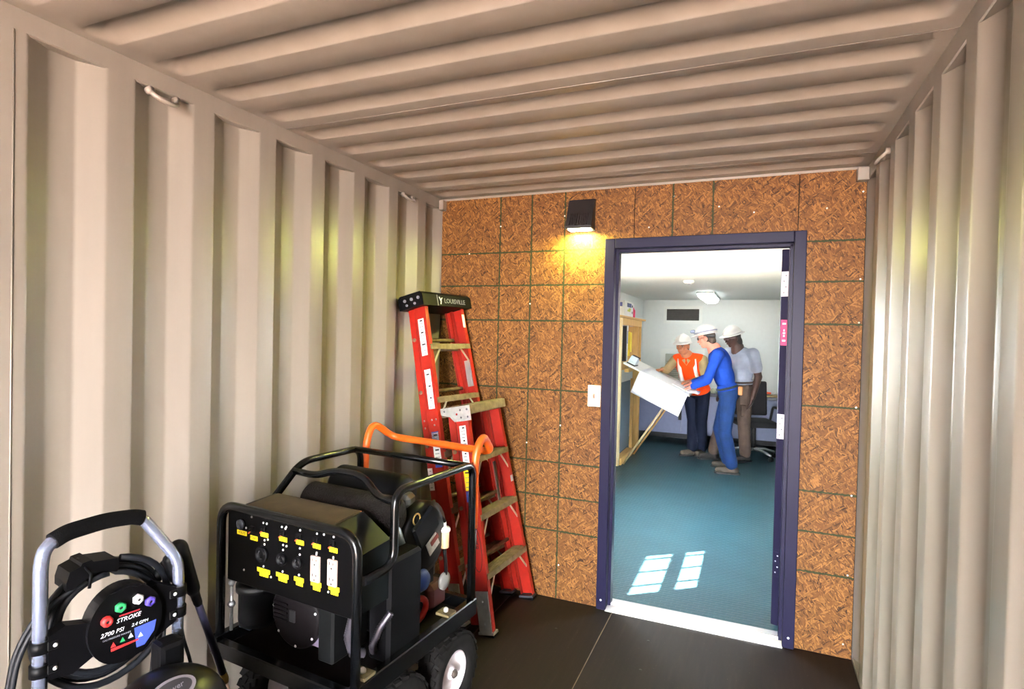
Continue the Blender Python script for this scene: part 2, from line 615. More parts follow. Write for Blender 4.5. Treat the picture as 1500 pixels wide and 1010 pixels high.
for wl_, xa, xb in ((wall_left, 0.0, 0.032), (wall_right, W - 0.05, W)):
    c_ = MB(); c_.bx(xa, xb, -0.045, -0.001, H - 0.075, H - 0.013, 0.003); c_.build('corner_block', PAINT, wl_)
def lashing_ring(wall, x, y, z, s):
    m = MB()
    arc = [(x + s * (0.006 + 0.034 * math.sin(a)), y - 0.045 * math.cos(a), z - 0.030 * math.sin(a)) for a in [PI * k / 10 for k in range(11)]]
    m.tube(arc, 0.0075, 8)
    m.cyl((x - s * 0.002, y - 0.045, z), (x + s * 0.016, y - 0.047, z + 0.002), 0.013, 10)
    m.cyl((x - s * 0.002, y + 0.045, z), (x + s * 0.016, y + 0.047, z + 0.002), 0.013, 10)
    o = m.build('lashing_ring', PAINT, wall, smooth=True)
    return o
lashing_ring(wall_left, 0.0, -1.88, 2.312, 1)
lashing_ring(wall_left, 0.0, -0.405, 2.318, 1)
lashing_ring(wall_right, W, -0.43, 2.318, -1)
lashing_ring(wall_right, W, -1.90, 2.312, -1)

# ---- die-stamped roof: ribs pressed upwards with closed round ends
def roof():
    per = 0.2213
    y0 = -2.161
    def prof(y):
        t = (y - y0) % per
        if t < 0.016: return t / 0.016
        if t < 0.054: return 1.0
        if t < 0.106: return 1.0 - (t - 0.054) / 0.052
        return 0.0
    ys = [YO]
    k = int((YO - y0) / per) - 1
    while y0 + k * per < 0.12:
        for t in (-0.003, 0.0, 0.003, 0.013, 0.016, 0.019, 0.035, 0.051, 0.054, 0.057, 0.080, 0.103, 0.106, 0.109, 0.16):
            y = y0 + k * per + t
            if YO < y < 0.118: ys.append(y)
        k += 1
    ys.append(0.12)
    ends = [-0.05, 0.0, 0.032, 0.038, 0.044, 0.05, 0.056, 0.062, 0.07, 0.08, 0.095, 0.115]
    xs = ends + [0.115 + (W - 0.23) * i / 10 for i in range(1, 10)] + [W - e for e in ends[::-1]]
    depth = 0.036
    b = MB()
    rows = []
    for y in ys:
        row = []
        for x in xs:
            e = min(x, W - x)
            row.append(b.bm.verts.new((x, y, H + depth * (prof(y - 0.002) + prof(y) + prof(y + 0.002)) / 3 * smooth01(0.035, 0.085, e))))
        rows.append(row)
    for i in range(len(rows) - 1):
        for j in range(len(xs) - 1):
            f = b.bm.faces.new((rows[i][j], rows[i + 1][j], rows[i + 1][j + 1], rows[i][j + 1])); f.smooth = True
    o = b.build('ceiling', ROOFPAINT)
    struct(o, 'beige painted corrugated steel container roof')
    for y in (-3.54, -2.43, -1.325, -0.222):
        s_ = MB(); s_.cyl((0.0, y, H), (W, y, H), 0.0018, 6); s_.build('weld_seam', PAINT, o)
    # header where the roof meets the partition
    return o
ceiling = roof()
hd = MB(); hd.bx(0.0, W, -0.004, 0.12, H - 0.012, H + 0.04); struct(hd.build('trim_1', PAINT), 'beige steel strip between roof and partition')

# ---- unseen cargo end: closed left leaf added so daylight favours the left wall
cd_ = MB()
cd_.bx(0.0, 1.22, YO - 0.05, YO, 0.0, H)
for k in range(4):
    cd_.bx(0.06 + 0.29 * k, 0.21 + 0.29 * k, YO - 0.051, YO + 0.03, 0.12, H - 0.12, 0.02)
struct(cd_.build('added_door_leaf', PAINT), 'unseen closed cargo door leaf added to dim the right wall')

# ---- floor of brown marine plywood boards
fl = MB(); fl.bx(-0.06, W + 0.06, YO, 0.12, -0.06, -0.028)
floor = struct(fl.build('floor', mat('sub_floor', srgb(30, 22, 20), 0.8)), 'dark brown plywood container floor')
xsplit = [0.0, 0.56, 1.158, W]
for i in range(3):
    for (ya, yb) in ((YO, -2.45), (-2.447, 0.03)):
        p = MB(); p.bx(xsplit[i] + 0.0012, xsplit[i + 1] - 0.0012, ya, yb, -0.028, 0.0, 0.0015)
        p.build('plywood_board', FLOOR, floor)
for (xa, xb) in ((1.1568, 1.1594),):
    p = MB(); p.bx(xa, xb, YO, 0.0, -0.004, 0.0006); p.build('joint_filler', mat('joint_filler', srgb(112, 92, 76), 0.7), floor)

for (x, y) in ((1.395, -0.245), (1.405, -0.52), (1.39, -0.80), (0.93, -0.33), (1.62, -1.2)):
    p = MB(); p.lathe([(0.007, -0.001), (0.007, 0.0004), (0.001, 0.0005)], (x, y, 0), 'Z', 10); p.build('screw_hole', INK, floor)
# ---- OSB partition
DX0, DX1, DH = 1.063, 2.076, 2.093      # outside of the door frame
part = MB()
part.bx(0, 1.10, 0.013, 0.10, 0, H); part.bx(1.10, 2.04, 0.013, 0.10, 2.06, H); part.bx(2.04, W, 0.013, 0.10, 0, H)
wall_back = struct(part.build('wall_back', mat('stud_core', srgb(14, 10, 8), 0.9, spec=0.1)), 'partition wall clad in oriented strand board')
def sheet(poly):
    p = MB(); p.prism(poly, 0.0, 0.0125, 'Y')
    o = p.build('strand_board', OSB, wall_back)
    return o
sheet([(0.003, 0.002), (1.10, 0.002), (1.10, 2.07), (1.2175, 2.07), (1.2175, H - 0.006), (0.003, H - 0.006)])
sheet([(1.2215, 2.07), (2.0335, 2.07), (2.0335, H - 0.004), (1.2215, H - 0.004)])
sheet([(2.0375, 0.002), (W - 0.004, 0.002), (W - 0.004, H - 0.002), (2.0375, H - 0.002)])
nail_me = None
for (x, z) in [(2.312, 2.27), (2.312, 1.85), (2.312, 1.64), (2.312, 1.23), (2.305, 0.80), (2.30, 0.41), (2.29, 0.07), (2.16, 2.2), (1.66, 2.24),
               (1.83, 2.2), (1.43, 2.31), (1.30, 2.15), (0.815, 2.24), (0.612, 1.73), (0.41, 2.2), (0.82, 1.02), (0.612, 0.9), (0.83, 0.2), (0.2, 2.04), (0.1, 1.63), (2.06, 1.4), (2.06, 0.62)]:
    if nail_me is None:
        nb = MB(); nb.lathe([(0.001, -0.0018), (0.0042, -0.0012), (0.0045, 0.001)], (0, 0, 0), 'Y', 8)
        nail_me = nb.mesh('nail'); nail_me.materials.append(SCREW)
    o = put('nail', nail_me, SCREW, wall_back)
    o.location = (x, 0.0, z)
# office side of the partition
ob = MB()
ob.bx(0.0, 1.10, 0.10, 0.115, 0, H); ob.bx(1.10, 2.04, 0.10, 0.115, 2.06, H); ob.bx(2.04, W, 0.10, 0.115, 0, H)
struct(ob.build('wall_office_front', WHITE), 'white office side of the partition')

# ---- steel door frame, open leaf and threshold
door = bpy.data.objects.new('door_1', None); col.objects.link(door); door.location = (1.57, 0.05, 0)
struct(door, 'open dark violet steel door in its frame')
def dpart(mb, name, m=FRAME, parent=door):
    return mb.build(name, m, parent, xf=Matrix.Translation((-1.57, -0.05, 0)))
FW = 0.056
for (xa, xb, s) in ((DX0, DX0 + FW, 1), (DX1 - FW, DX1, -1)):
    j = MB(); j.bx(xa, xb, -0.022, 0.135, 0.0, DH, 0.003)
    inner = xb if s > 0 else xa
    a, b_ = sorted((inner - s * 0.002, inner + s * 0.016))
    j.bx(a, b_, 0.026, 0.082, 0.0, DH - FW, 0.002)
    dpart(j, 'jamb')
h_ = MB(); h_.bx(DX0 + FW + 0.0005, DX1 - FW - 0.0005, -0.022, 0.135, DH - FW, DH, 0.003); h_.bx(DX0 + FW + .001, DX1 - FW - .001, 0.026, 0.082, DH - FW - 0.016, DH - FW + 0.002, 0.002)
dpart(h_, 'frame_head')
for x in (DX0 + 0.028, DX1 - 0.028):
    s_ = MB(); s_.sphere((x, -0.0225, 0.055), (0.006, 0.003, 0.006), 8, 6); dpart(s_, 'screw', SCREW)
ALUB = mat('bright_aluminium', srgb(226, 224, 226), 0.32, 0.55, var=0.05)
th = MB(); th.prism([(-0.03, 0.0), (0.135, 0.0), (0.135, 0.006), (0.118, 0.012), (0.085, 0.012), (0.082, 0.019), (0.045, 0.019), (0.042, 0.012), (0.01, 0.012), (-0.03, 0.003)], DX0 + FW - 0.002, DX1 - FW + 0.002, 'X')
dpart(th, 'threshold', ALUB)
# leaf, swung back into the office
hx, hy = 1.993, 0.165
ang = math.radians(17)
leaf = bpy.data.objects.new('leaf', None)
L_ = MB(); L_.bx(-0.022, 0.022, 0.0, 0.885, 0.022, 2.03, 0.003)
leaf = L_.build('leaf', FRAME, door)
leaf.location = (hx - 1.57, hy - 0.05, 0); leaf.rotation_euler = (0, 0, -ang)
HINGE = mat('hinge_plate', srgb(206, 196, 206), 0.4, 0.3, var=0.08)
for z, m in ((1.845, HINGE), (1.088, HINGE), (0.352, FRAME)):
    p = MB(); p.bx(-0.019, 0.0215, -0.0035, 0.0, z - 0.066, z + 0.066, 0.001)
    p.cyl((0.026, -0.004, z - 0.066), (0.026, -0.004, z + 0.066), 0.006, 10)
    hg = p.build('hinge', m, leaf)
    for dz in (-0.045, -0.015, 0.015, 0.045):
        q = MB(); q.sphere((-0.004 + (0.008 if dz in (-0.015, 0.045) else -0.002), -0.0035, z + dz), (0.004, 0.0015, 0.004), 8, 6); q.build('screw', SCREW if m is FRAME else GREYINK, hg)
p = MB(); p.bx(-0.015, 0.017, -0.0012, 0.0, 1.52, 1.655); lb = p.build('fire_label', PINKINK, leaf); lb['label'] = 'pink fire rating label on the door edge'
for z, w in ((1.635, 0.018), (1.60, 0.006), (1.585, 0.012), (1.57, 0.009), (1.545, 0.016)):
    p = MB(); p.bx(0.001 - w / 2, 0.001 + w / 2, -0.0018, -0.0012, z - 0.005, z + 0.005); p.build('print_line', WHITEINK, lb)

# ---- the office room
OX0, OX1, OZ = 0.22, 2.28, 2.14
fo = MB(); fo.bx(-0.06, W + 0.06, 0.1205, YB + 0.1, -0.06, 0.004)
struct(fo.build('floor_office', RUBBER), 'blue-grey studded rubber office floor')
co = MB(); co.bx(-0.06, W + 0.06, 0.115, YB + 0.1, OZ, OZ + 0.3)
struct(co.build('ceiling_office', WHITE), 'white office ceiling')
wb = MB(); wb.bx(-0.06, W + 0.06, YB, YB + 0.08, 0, OZ + 0.1)
wall_office_back = struct(wb.build('wall_office_back', WHITE), 'white far wall of the office')
# right wall with the sunlit window, left wall with one added for sky light
def wall_with_window(name, xa, xb, y0, y1, z0, z1, wy0, wy1):
    m = MB()
    m.bx(xa, xb, 0.115, wy0, 0, OZ); m.bx(xa, xb, wy1, YB, 0, OZ)
    m.bx(xa, xb, wy0, wy1, 0, z0); m.bx(xa, xb, wy0, wy1, z1, OZ)
    return struct(m.build(name, WHITE), 'white side wall of the office')
wall_with_window('wall_office_right', OX1, W + 0.05, 0, 0, 1.06, 1.81, 1.05, 1.84)
wall_with_window('wall_office_left', -0.05, OX0, 0, 0, 0.95, 1.95, 1.15, 2.15)
def window(name, x, ya, yb, z0, z1, rail, bars, label):
    o = bpy.data.objects.new(name, None); col.objects.link(o); o.location = (x, (ya + yb) / 2, z0)
    struct(o, label)
    T = Matrix.Translation((-x, -(ya + yb) / 2, -z0))
    f = MB()
    fr = 0.045
    f.bx(x - 0.012, x + 0.012, ya - fr, ya, z0 - fr, z1 + fr); f.bx(x - 0.012, x + 0.012, yb, yb + fr, z0 - fr, z1 + fr)
    f.bx(x - 0.012, x + 0.012, ya, yb, z0 - fr, z0); f.bx(x - 0.012, x + 0.012, ya, yb, z1, z1 + fr)
    if rail:
        f.bx(x - 0.012, x + 0.012, ya, yb, rail[0], rail[1])
    f.build('window_frame', WHITE, o, xf=T)
    pn_ = MB(); pn_.bx(x - 0.002, x + 0.002, ya, yb, z0, z1); pn_.build('pane', GLASS, o, xf=T)
    for y in bars:
        b = MB(); b.bx(x - 0.007, x + 0.007, y - 0.008, y + 0.008, z0, z1); b.build('bar', WHITE, o, xf=T)
    return o
window('window_1', 2.30, 1.10, 1.79, 1.115, 1.757, (1.329, 1.429), (1.235, 1.47, 1.705), 'sunlit barred office window on the right')
window('added_window', 0.0, 1.20, 2.10, 1.0, 1.9, None, (1.50, 1.80), 'unseen window added on the left to let sky light into the office')  # added out of view to brighten the office
bbm = mat('black_base', srgb(28, 30, 36), 0.6)
bb = MB(); bb.bx(OX0, OX1, YB - 0.012, YB, 0.004, 0.11); struct(bb.build('baseboard_back', bbm), 'black rubber baseboard below the office far wall')
bb = MB(); bb.bx(OX0, OX0 + 0.012, 2.6, YB - 0.013, 0.004, 0.11); struct(bb.build('baseboard_left', bbm), 'black rubber baseboard along the office left wall')
# ================================================================== FIXTURES ON THE PARTITION
# wall pack lamp: housing, cooling fins, lens
lamp = thing('wall_lamp', 'black finned wall lamp shining yellow above the light switch', 'lamp', (0.922, -0.002, 2.143))
LB = mat('lamp_housing', srgb(30, 26, 27), 0.45, var=0.15)
b = MB()
b.prism([(0.0, 0.0), (0.0, 0.180), (-0.018, 0.180), (-0.085, 0.020), (-0.085, 0.006), (-0.010, 0.006), (-0.010, 0.0)], -0.076, 0.076, 'X')
b.build('housing', LB, lamp)
for i in range(9):
    x = -0.052 + i * 0.013
    f = MB(); f.prism([(-0.050, 0.095), (-0.060, 0.095), (-0.092, 0.030), (-0.082, 0.022)], x - 0.0022, x + 0.0022, 'X'); f.build('cooling_fin', LB, lamp)
LENS = mat('lamp_lens', (1, 0.95, 0.6), 0.3, var=0.0, emit=(0.95, 1.0, 0.5), estr=30)
f = MB(); f.bx(-0.062, 0.062, -0.078, -0.014, 0.0, 0.006); f.build('lens', LENS, lamp)
ld = bpy.data.lights.new('lamp_light', 'AREA'); ld.shape = 'RECTANGLE'; ld.size = 0.10; ld.size_y = 0.04
ld.energy = 14.0; ld.color = (0.92, 0.95, 0.22)
lo = bpy.data.objects.new('lamp_light', ld); lo.parent = lamp; lo.location = (0, -0.046, -0.003); lo.rotation_euler = (math.radians(-12), 0, 0)
col.objects.link(lo)

sw = thing('light_switch', 'white toggle light switch plate beside the door frame', 'switch', (1.018, 0.0, 1.205))
SWM = mat('switch_plate', srgb(232, 214, 196), 0.4, var=0.02)
b = MB(); b.box((0, -0.0035, 0), (0.074, 0.007, 0.122), None, 0.003); b.build('plate', SWM, sw)
b = MB(); b.box((0, -0.009, 0), (0.012, 0.006, 0.026), None, 0.001); b.box((0, -0.015, 0.005), (0.008, 0.014, 0.009), Euler((0.5, 0, 0)).to_matrix(), 0.001); b.build('toggle', mat('switch_toggle', srgb(150, 110, 90), 0.5), sw)
for z in (-0.038, 0.038):
    b = MB(); b.sphere((0, -0.007, z), (0.0035, 0.0015, 0.0035), 8, 6); b.build('screw', SCREW, sw)

# ================================================================== INSIDE THE OFFICE
# ceiling light
cl = thing('ceiling_light', 'white wraparound fluorescent light on the office ceiling', 'light', (1.27, 5.0, OZ))
b = MB(); b.bx(-0.11, 0.11, -0.62, 0.62, -0.022, 0.0, 0.004); b.build('body', WHITE, cl)
TUBE = mat('lit_diffuser', (1, 1, 1), 0.4, var=0.0, emit=(0.95, 1.0, 0.98), estr=5.2)
b = MB(); b.prism([(-0.10, -0.022), (-0.085, -0.062), (-0.05, -0.078), (0.05, -0.078), (0.085, -0.062), (0.10, -0.022)], -0.60, 0.60, 'Y'); b.build('diffuser', TUBE, cl)
sdm = thing('smoke_detector', 'small round white smoke detector on the office ceiling', 'detector', (1.22, 2.9, OZ))
b = MB(); b.lathe([(0.055, 0.0), (0.055, -0.018), (0.045, -0.03), (0.02, -0.036)], (0, 0, 0), 'Z', 20); b.build('cover', WHITE, sdm)
b = MB(); b.lathe([(0.03, -0.034), (0.028, -0.042), (0.01, -0.044)], (0, 0, 0), 'Z', 16); b.build('sensor_cap', GREYINK, sdm)

# supply vent
vt = thing('wall_vent', 'dark louvred air vent high on the office far wall', 'vent', (0.83, YB - 0.001, 1.912))
VF = mat('vent_frame', srgb(214, 218, 214), 0.5, var=0.02)
b = MB()
for (x0, x1, z0, z1) in ((-0.285, 0.285, 0.088, 0.135), (-0.285, 0.285, -0.135, -0.088), (-0.285, -0.241, -0.088, 0.088), (0.241, 0.285, -0.088, 0.088)):
    b.bx(x0, x1, -0.014, 0.0, z0, z1)
b.build('frame', VF, vt)
VD = mat('vent_dark', srgb(62, 60, 58), 0.6)
b = MB(); b.bx(-0.241, 0.241, -0.003, 0.0, -0.088, 0.088); b.build('backing', VD, vt)
for i in range(11):
    z = -0.08 + i * 0.016
    b = MB(); b.box((0, -0.008, z), (0.482, 0.010, 0.0022), Euler((0.6, 0, 0)).to_matrix()); b.build('louvre', VD, vt)
ap = thing('air_conditioner', 'grey wall unit in a pale frame behind the worker in orange', 'air conditioner', (0.84, YB - 0.001, 1.13))
b = MB()
for (x0, x1, z0, z1) in ((-0.33, 0.33, 0.19, 0.25), (-0.33, 0.33, -0.25, -0.19), (-0.33, -0.25, -0.19, 0.19), (0.25, 0.33, -0.19, 0.19)):
    b.bx(x0, x1, -0.02, 0.0, z0, z1)
b.build('frame', VF, ap)
ACG = mat('unit_grey', srgb(158, 162, 150), 0.5, var=0.04)
b = MB(); b.bx(-0.249, 0.249, -0.05, 0.0, -0.189, 0.175, 0.004); b.build('body', ACG, ap)
for i in range(8):
    b = MB(); b.bx(-0.23, 0.23, -0.055, -0.05, -0.16 + i * 0.03, -0.145 + i * 0.03); b.build('grille_bar', mat('unit_dark', srgb(126, 130, 120), 0.5), ap)

# desk along the far wall
dk = thing('desk', 'long dark worktop with a blue-grey front panel along the far wall', 'desk', (1.25, 5.68, 0.004))
DT = mat('desk_top', srgb(58, 62, 74), 0.45, var=0.1)
DP = mat('desk_panel', srgb(106, 114, 146), 0.5, var=0.04)
b = MB(); b.bx(-1.02, 1.02, -0.30, 0.30, 0.726, 0.766, 0.004); b.build('worktop', DT, dk)
for (x0, x1) in ((-1.0, -0.34), (-0.337, 0.337), (0.34, 1.0)):
    b = MB(); b.bx(x0, x1, -0.275, -0.255, 0.165, 0.726); b.build('front_panel', DP, dk)
for x in (-0.98, 0, 0.98):
    b = MB(); b.bx(x - 0.02, x + 0.02, -0.25, 0.28, 0.0, 0.725); b.build('support', DT, dk)
# things lying on the desk
tl = thing('hand_tool', 'orange-red hand tool lying on a tan board on the desk', 'tool', (2.04, 5.50, 0.771))
b = MB(); b.bx(-0.13, 0.13, -0.10, 0.10, 0.0, 0.02, 0.002); b.build('board', mat('tan_board', srgb(168, 146, 104), 0.6), tl)
b = MB(); b.tube([(-0.11, -0.04, 0.035), (-0.02, -0.01, 0.05), (0.06, 0.0, 0.045)], [0.014, 0.016, 0.012], 10); b.tube([(-0.09, 0.04, 0.035), (-0.01, 0.01, 0.05), (0.06, 0.0, 0.045)], [0.014, 0.016, 0.012], 10); b.build('grip', mat('tool_orange', srgb(224, 78, 38), 0.5), tl)
b = MB(); b.tube([(0.05, 0, 0.045), (0.10, 0, 0.04), (0.14, 0.0, 0.038)], [0.02, 0.018, 0.008], 10); b.build('jaw', STEEL, tl)
rg = thing('rag', 'pale crumpled rag on the desk between the workers', 'rag', (1.40, 5.46, 0.771))
b = MB()
rnd = random.Random(3)
for k in range(9):
    b.sphere((rnd.uniform(-0.07, 0.07), rnd.uniform(-0.05, 0.05), 0.03 + rnd.uniform(-0.005, 0.02)), (0.05, 0.04, 0.028), 10, 8, Euler((rnd.random(), rnd.random(), rnd.random() * 3)).to_matrix())
put('cloth', remeshed(b, 0.008, 2), mat('rag_cloth', srgb(196, 202, 172), 0.8, var=0.2, nscale=30), rg)

# shelf unit on the left
sh = thing('shelf_unit', 'open pine shelf frame against the office left wall', 'shelf', (0.33, 4.25, 0.004))
def sp(x0, x1, y0, y1, z0, z1, name, m=PINE):
    b = MB(); b.bx(x0 - 0.33, x1 - 0.33, y0 - 4.25, y1 - 4.25, z0, z1, 0.002); return b.build(name, m, sh)
sp(0.345, 0.40, 3.60, 3.66, 0.0, 1.775, 'post', PINEPALE)
sp(0.30, 0.40, 4.86, 4.91, 0.0, 1.775, 'post')
sp(0.365, 0.40, 4.40, 4.44, 0.0, 1.0, 'post')
sp(0.225, 0.42, 3.45, 5.12, 1.776, 1.80, 'shelf_board')
sp(0.225, 0.237, 3.62, 4.88, 1.10, 1.775, 'back_panel')
sp(0.345, 0.40, 3.661, 4.859, 1.69, 1.775, 'rail')
sp(0.225, 0.40, 4.66, 4.70, 1.15, 1.69, 'divider')
sp(0.34, 0.42, 3.661, 4.39, 0.0, 0.085, 'base_rail')
sp(0.350, 0.365, 3.67, 4.385, 0.12, 0.98, 'lower_panel', mat('grey_blue_panel', srgb(112, 130, 146), 0.5, var=0.05))
bx_ = thing('cardboard_carton', 'white carton with a blue printed band on top of the pine shelf', 'box', (0.325, 3.98, 1.804))
b = MB(); b.bx(-0.08, 0.08, -0.26, 0.26, 0.0, 0.185, 0.003); b.build('carton', PAPER, bx_)
for d_ in ((0.08, 0.0812, -0.12, 0.14, 0.115, 0.165), (-0.05, 0.05, -0.2612, -0.26, 0.115, 0.165)):
    b = MB(); b.bx(*d_); b.build('blue_band', mat('navy_print', srgb(42, 52, 110), 0.5), bx_)
b = MB(); b.bx(0.08, 0.081, -0.1, 0.08, 0.06, 0.085); b.bx(0.08, 0.081, -0.02, 0.1, 0.08, 0.105); b.build('green_mark', mat('lime_print', srgb(196, 206, 60), 0.5), bx_)
for d_ in ((0.08, 0.081, 0.17, 0.23, 0.12, 0.15), (0.08, 0.081, 0.18, 0.22, 0.04, 0.07)):
    b = MB(); b.bx(*d_); b.build('black_mark', INK, bx_)
pb = thing('bottle', 'small pink spray bottle beside the carton on the shelf', 'bottle', (0.35, 4.52, 1.804))
b = MB(); b.lathe([(0.028, 0.0), (0.03, 0.01), (0.03, 0.10), (0.012, 0.125), (0.012, 0.14)], (0, 0, 0), 'Z', 14); b.build('body', PINKINK, pb)
b = MB(); b.lathe([(0.014, 0.14), (0.014, 0.16), (0.008, 0.185)], (0, 0, 0), 'Z', 12); b.build('cap', PAPER, pb)
bd = thing('binder', 'tall white binder with a blue spine label leaning inside the shelf', 'binder', (0.325, 4.03, 1.245))
b = MB(); b.box((0, 0, 0.235), (0.12, 0.075, 0.46), Euler((-0.06, 0, 0)).to_matrix(), 0.004); b.build('cover', PAPER, bd)
b = MB(); b.box((0.0605, 0.0, 0.30), (0.001, 0.05, 0.16), Euler((-0.06, 0, 0)).to_matrix()); b.build('spine_label', mat('slate_label', srgb(120, 140, 170), 0.5), bd)
b = MB(); b.bx(-0.06, 0.06, -0.085, -0.045, 0.0, 0.44); b.build('dark_edge', INK, bd)
ps = thing('hanging_papers', 'yellow paper sheets pinned up inside the shelf', 'papers', (0.30, 4.40, 1.30))
b = MB(); b.box((0, 0, 0.16), (0.09, 0.006, 0.32)); b.box((0.05, 0.03, 0.18), (0.003, 0.10, 0.26)); b.build('sheets', mat('yellow_paper', srgb(240, 222, 70), 0.6), ps)

# drafting board hinged to the shelf, carried by two struts
dt = thing('drafting_table', 'white tilted drafting board propped on pine struts', 'table', (0.42, 4.05, 0.004))
T = Matrix.Translation((-0.42, -4.05, -0.004))
def bz(x): return 1.262 - 0.452 * (x - 0.40)
LAM = mat('white_laminate', srgb(232, 232, 226), 0.4, var=0.02)
b = MB(); b.prism([(0.43, bz(0.43)), (1.19, bz(1.19)), (1.19, bz(1.19) - 0.02), (0.43, bz(0.43) - 0.02)], 3.60, 4.50, 'Y'); b.build('board', LAM, dt, xf=T)
for y in (3.69, 4.34):
    b = MB(); d = Vector((0.645, 0, 0.955)).normalized(); b.tube([(0.44, y, 0.02), (1.03, y, bz(1.03) - 0.035)], 0.013, 4); b.build('strut', PINE if y > 4 else PINEPALE, dt, xf=T)
b = MB(); b.bx(0.44, 0.49, 3.62, 4.36, 1.13, 1.17); b.build('ledger', PINE, dt, xf=T)
b = MB(); b.bx(1.0, 1.05, 3.62, 4.48, bz(1.05) - 0.045, bz(1.05) - 0.021); b.build('cross_bar', PINE, dt, xf=T)
b = MB(); b.cyl((1.09, 3.63, bz(1.09) - 0.021), (1.09, 3.63, bz(1.09) - 0.34), 0.018, 10); b.build('clamp', INK, dt, xf=T)
# the drawing on it, its near end hanging over the edge
SHEET = mat('drawing_paper', srgb(240, 242, 246), 0.6, var=0.01)
b = MB()
def sheet_pt(s_, t_):
    # s_: 0..1 across (wall -> aisle), t_: distance from the far end, in metres
    x0, x1 = 0.635, 1.18
    x = x0 + (x1 - x0) * s_
    top = 0.80
    if t_ <= top:
        return Vector((x, 4.385 - t_, bz(x) + 0.004))
    q = t_ - top
    r = 0.03
    base = Vector((x, 3.585, bz(x) + 0.004))
    dn = Vector((-0.36, 0, -0.933))
    if q < r * PI / 2:
        a = q / r
        return base + Vector((0, -r * math.sin(a), 0)) + dn * (r * (1 - math.cos(a)))
    return base + Vector((0, -r, 0)) + dn * (r + (q - r * PI / 2)) + Vector((0, -0.02 * math.sin((q - r) * 9), 0))
TT = [0.0, 0.2, 0.4, 0.6, 0.78, 0.80, 0.812, 0.824, 0.836, 0.847] + [0.847 + 0.035 * k for k in range(1, 8)]
rows = [[b.bm.verts.new(sheet_pt(i / 8, t_)) for i in range(9)] for t_ in TT]
for i in range(len(rows) - 1):
    for j in range(8):
        f = b.bm.faces.new((rows[i][j], rows[i][j + 1], rows[i + 1][j + 1], rows[i + 1][j])); f.smooth = True
dr = b.build('drawing_sheet', SHEET)
sd_ = dr.modifiers.new('s', 'SOLIDIFY'); sd_.thickness = 0.0012
tag(dr, 'large white plan sheet hanging over the edge of the drafting board', 'drawing')
# second, curled sheet under the workers' hands
b = MB()
rows = []
for i in range(9):
    s_ = i / 8
    x = 0.98 + 0.30 * s_
    z = bz(min(x, 1.19)) + 0.012 + (0.05 * max(0, s_ - 0.65)) - 0.12 * max(0, s_ - 0.8)
    rows.append([b.bm.verts.new((x, 3.72 + 0.34 * j / 4 - 0.05 * s_, z + 0.012 * math.sin(2.2 * j) * s_)) for j in range(5)])
for i in range(8):
    for j in range(4):
        f = b.bm.faces.new((rows[i][j], rows[i + 1][j], rows[i + 1][j + 1], rows[i][j + 1])); f.smooth = True
cs = b.build('curled_sheet', SHEET); cs.modifiers.new('s', 'SOLIDIFY').thickness = 0.0012
tag(cs, 'curled paper sheet under the hands of the man in blue', 'paper')
td = thing('tape_dispenser', 'white and black tape dispenser at the top of the drafting board', 'dispenser', (0.50, 3.78, bz(0.50) + 0.001))
R_ = Euler((0, math.atan(0.452), 0)).to_matrix()
td.rotation_euler = (0, math.atan(0.452), 0)
b = MB(); b.bx(-0.055, 0.055, -0.10, 0.10, 0.0, 0.014, 0.002); b.build('base', INK, td)
b = MB(); b.prism([(-0.09, 0.014), (0.09, 0.014), (0.09, 0.045), (0.04, 0.10), (-0.05, 0.10), (-0.09, 0.05)], -0.045, 0.045, 'X'); b.build('body', mat('ice_plastic', srgb(206, 222, 230), 0.4, var=0.08), td)
b = MB(); b.bx(-0.046, 0.046, 0.0, 0.092, 0.088, 0.106); b.build('cutter', INK, td)

# office chair behind the workers
ch = thing('office_chair', 'black office chair with silver star base by the desk', 'chair', (1.88, 4.98, 0.004), 0.3)
CF = mat('chair_fabric', srgb(22, 20, 26), 0.8, var=0.2)
b = MB(); b.box((0, 0, 0.46), (0.46, 0.46, 0.08), None, 0.03, 3); b.build('seat', CF, ch, smooth=True)
b = MB(); b.box((0.02, 0.24, 0.76), (0.42, 0.07, 0.46), Euler((-0.12, 0, 0)).to_matrix(), 0.03, 3); b.build('backrest', CF, ch, smooth=True)
b = MB(); b.cyl((0, 0, 0.10), (0, 0, 0.42), 0.028, 14); b.build('gas_lift', INK, ch)
b = MB(); b.tube([(0, 0.1, 0.42), (0, 0.27, 0.44), (0.01, 0.27, 0.62)], 0.018, 8, 0.05); b.build('back_bar', INK, ch)
for k in range(5):
    a = 2 * PI * k / 5 + 0.2
    c, s_ = math.cos(a), math.sin(a)
    b = MB(); b.tube([(0.02 * c, 0.02 * s_, 0.115), (0.16 * c, 0.16 * s_, 0.11), (0.29 * c, 0.29 * s_, 0.075)], [0.024, 0.02, 0.015], 8); lg = b.build('base_leg', STEEL, ch)
    b = MB(); b.cyl((0.29 * c - 0.02 * s_, 0.29 * s_ + 0.02 * c, 0.03), (0.29 * c + 0.02 * s_, 0.29 * s_ - 0.02 * c, 0.03), 0.029, 14); b.build('castor', INK, lg)
for s_ in (-1, 1):
    b = MB(); b.tube([(0.24 * s_, 0.12, 0.45), (0.27 * s_, 0.10, 0.66), (0.27 * s_, -0.14, 0.67)], 0.016, 8, 0.05); b.build('armrest', INK, ch)

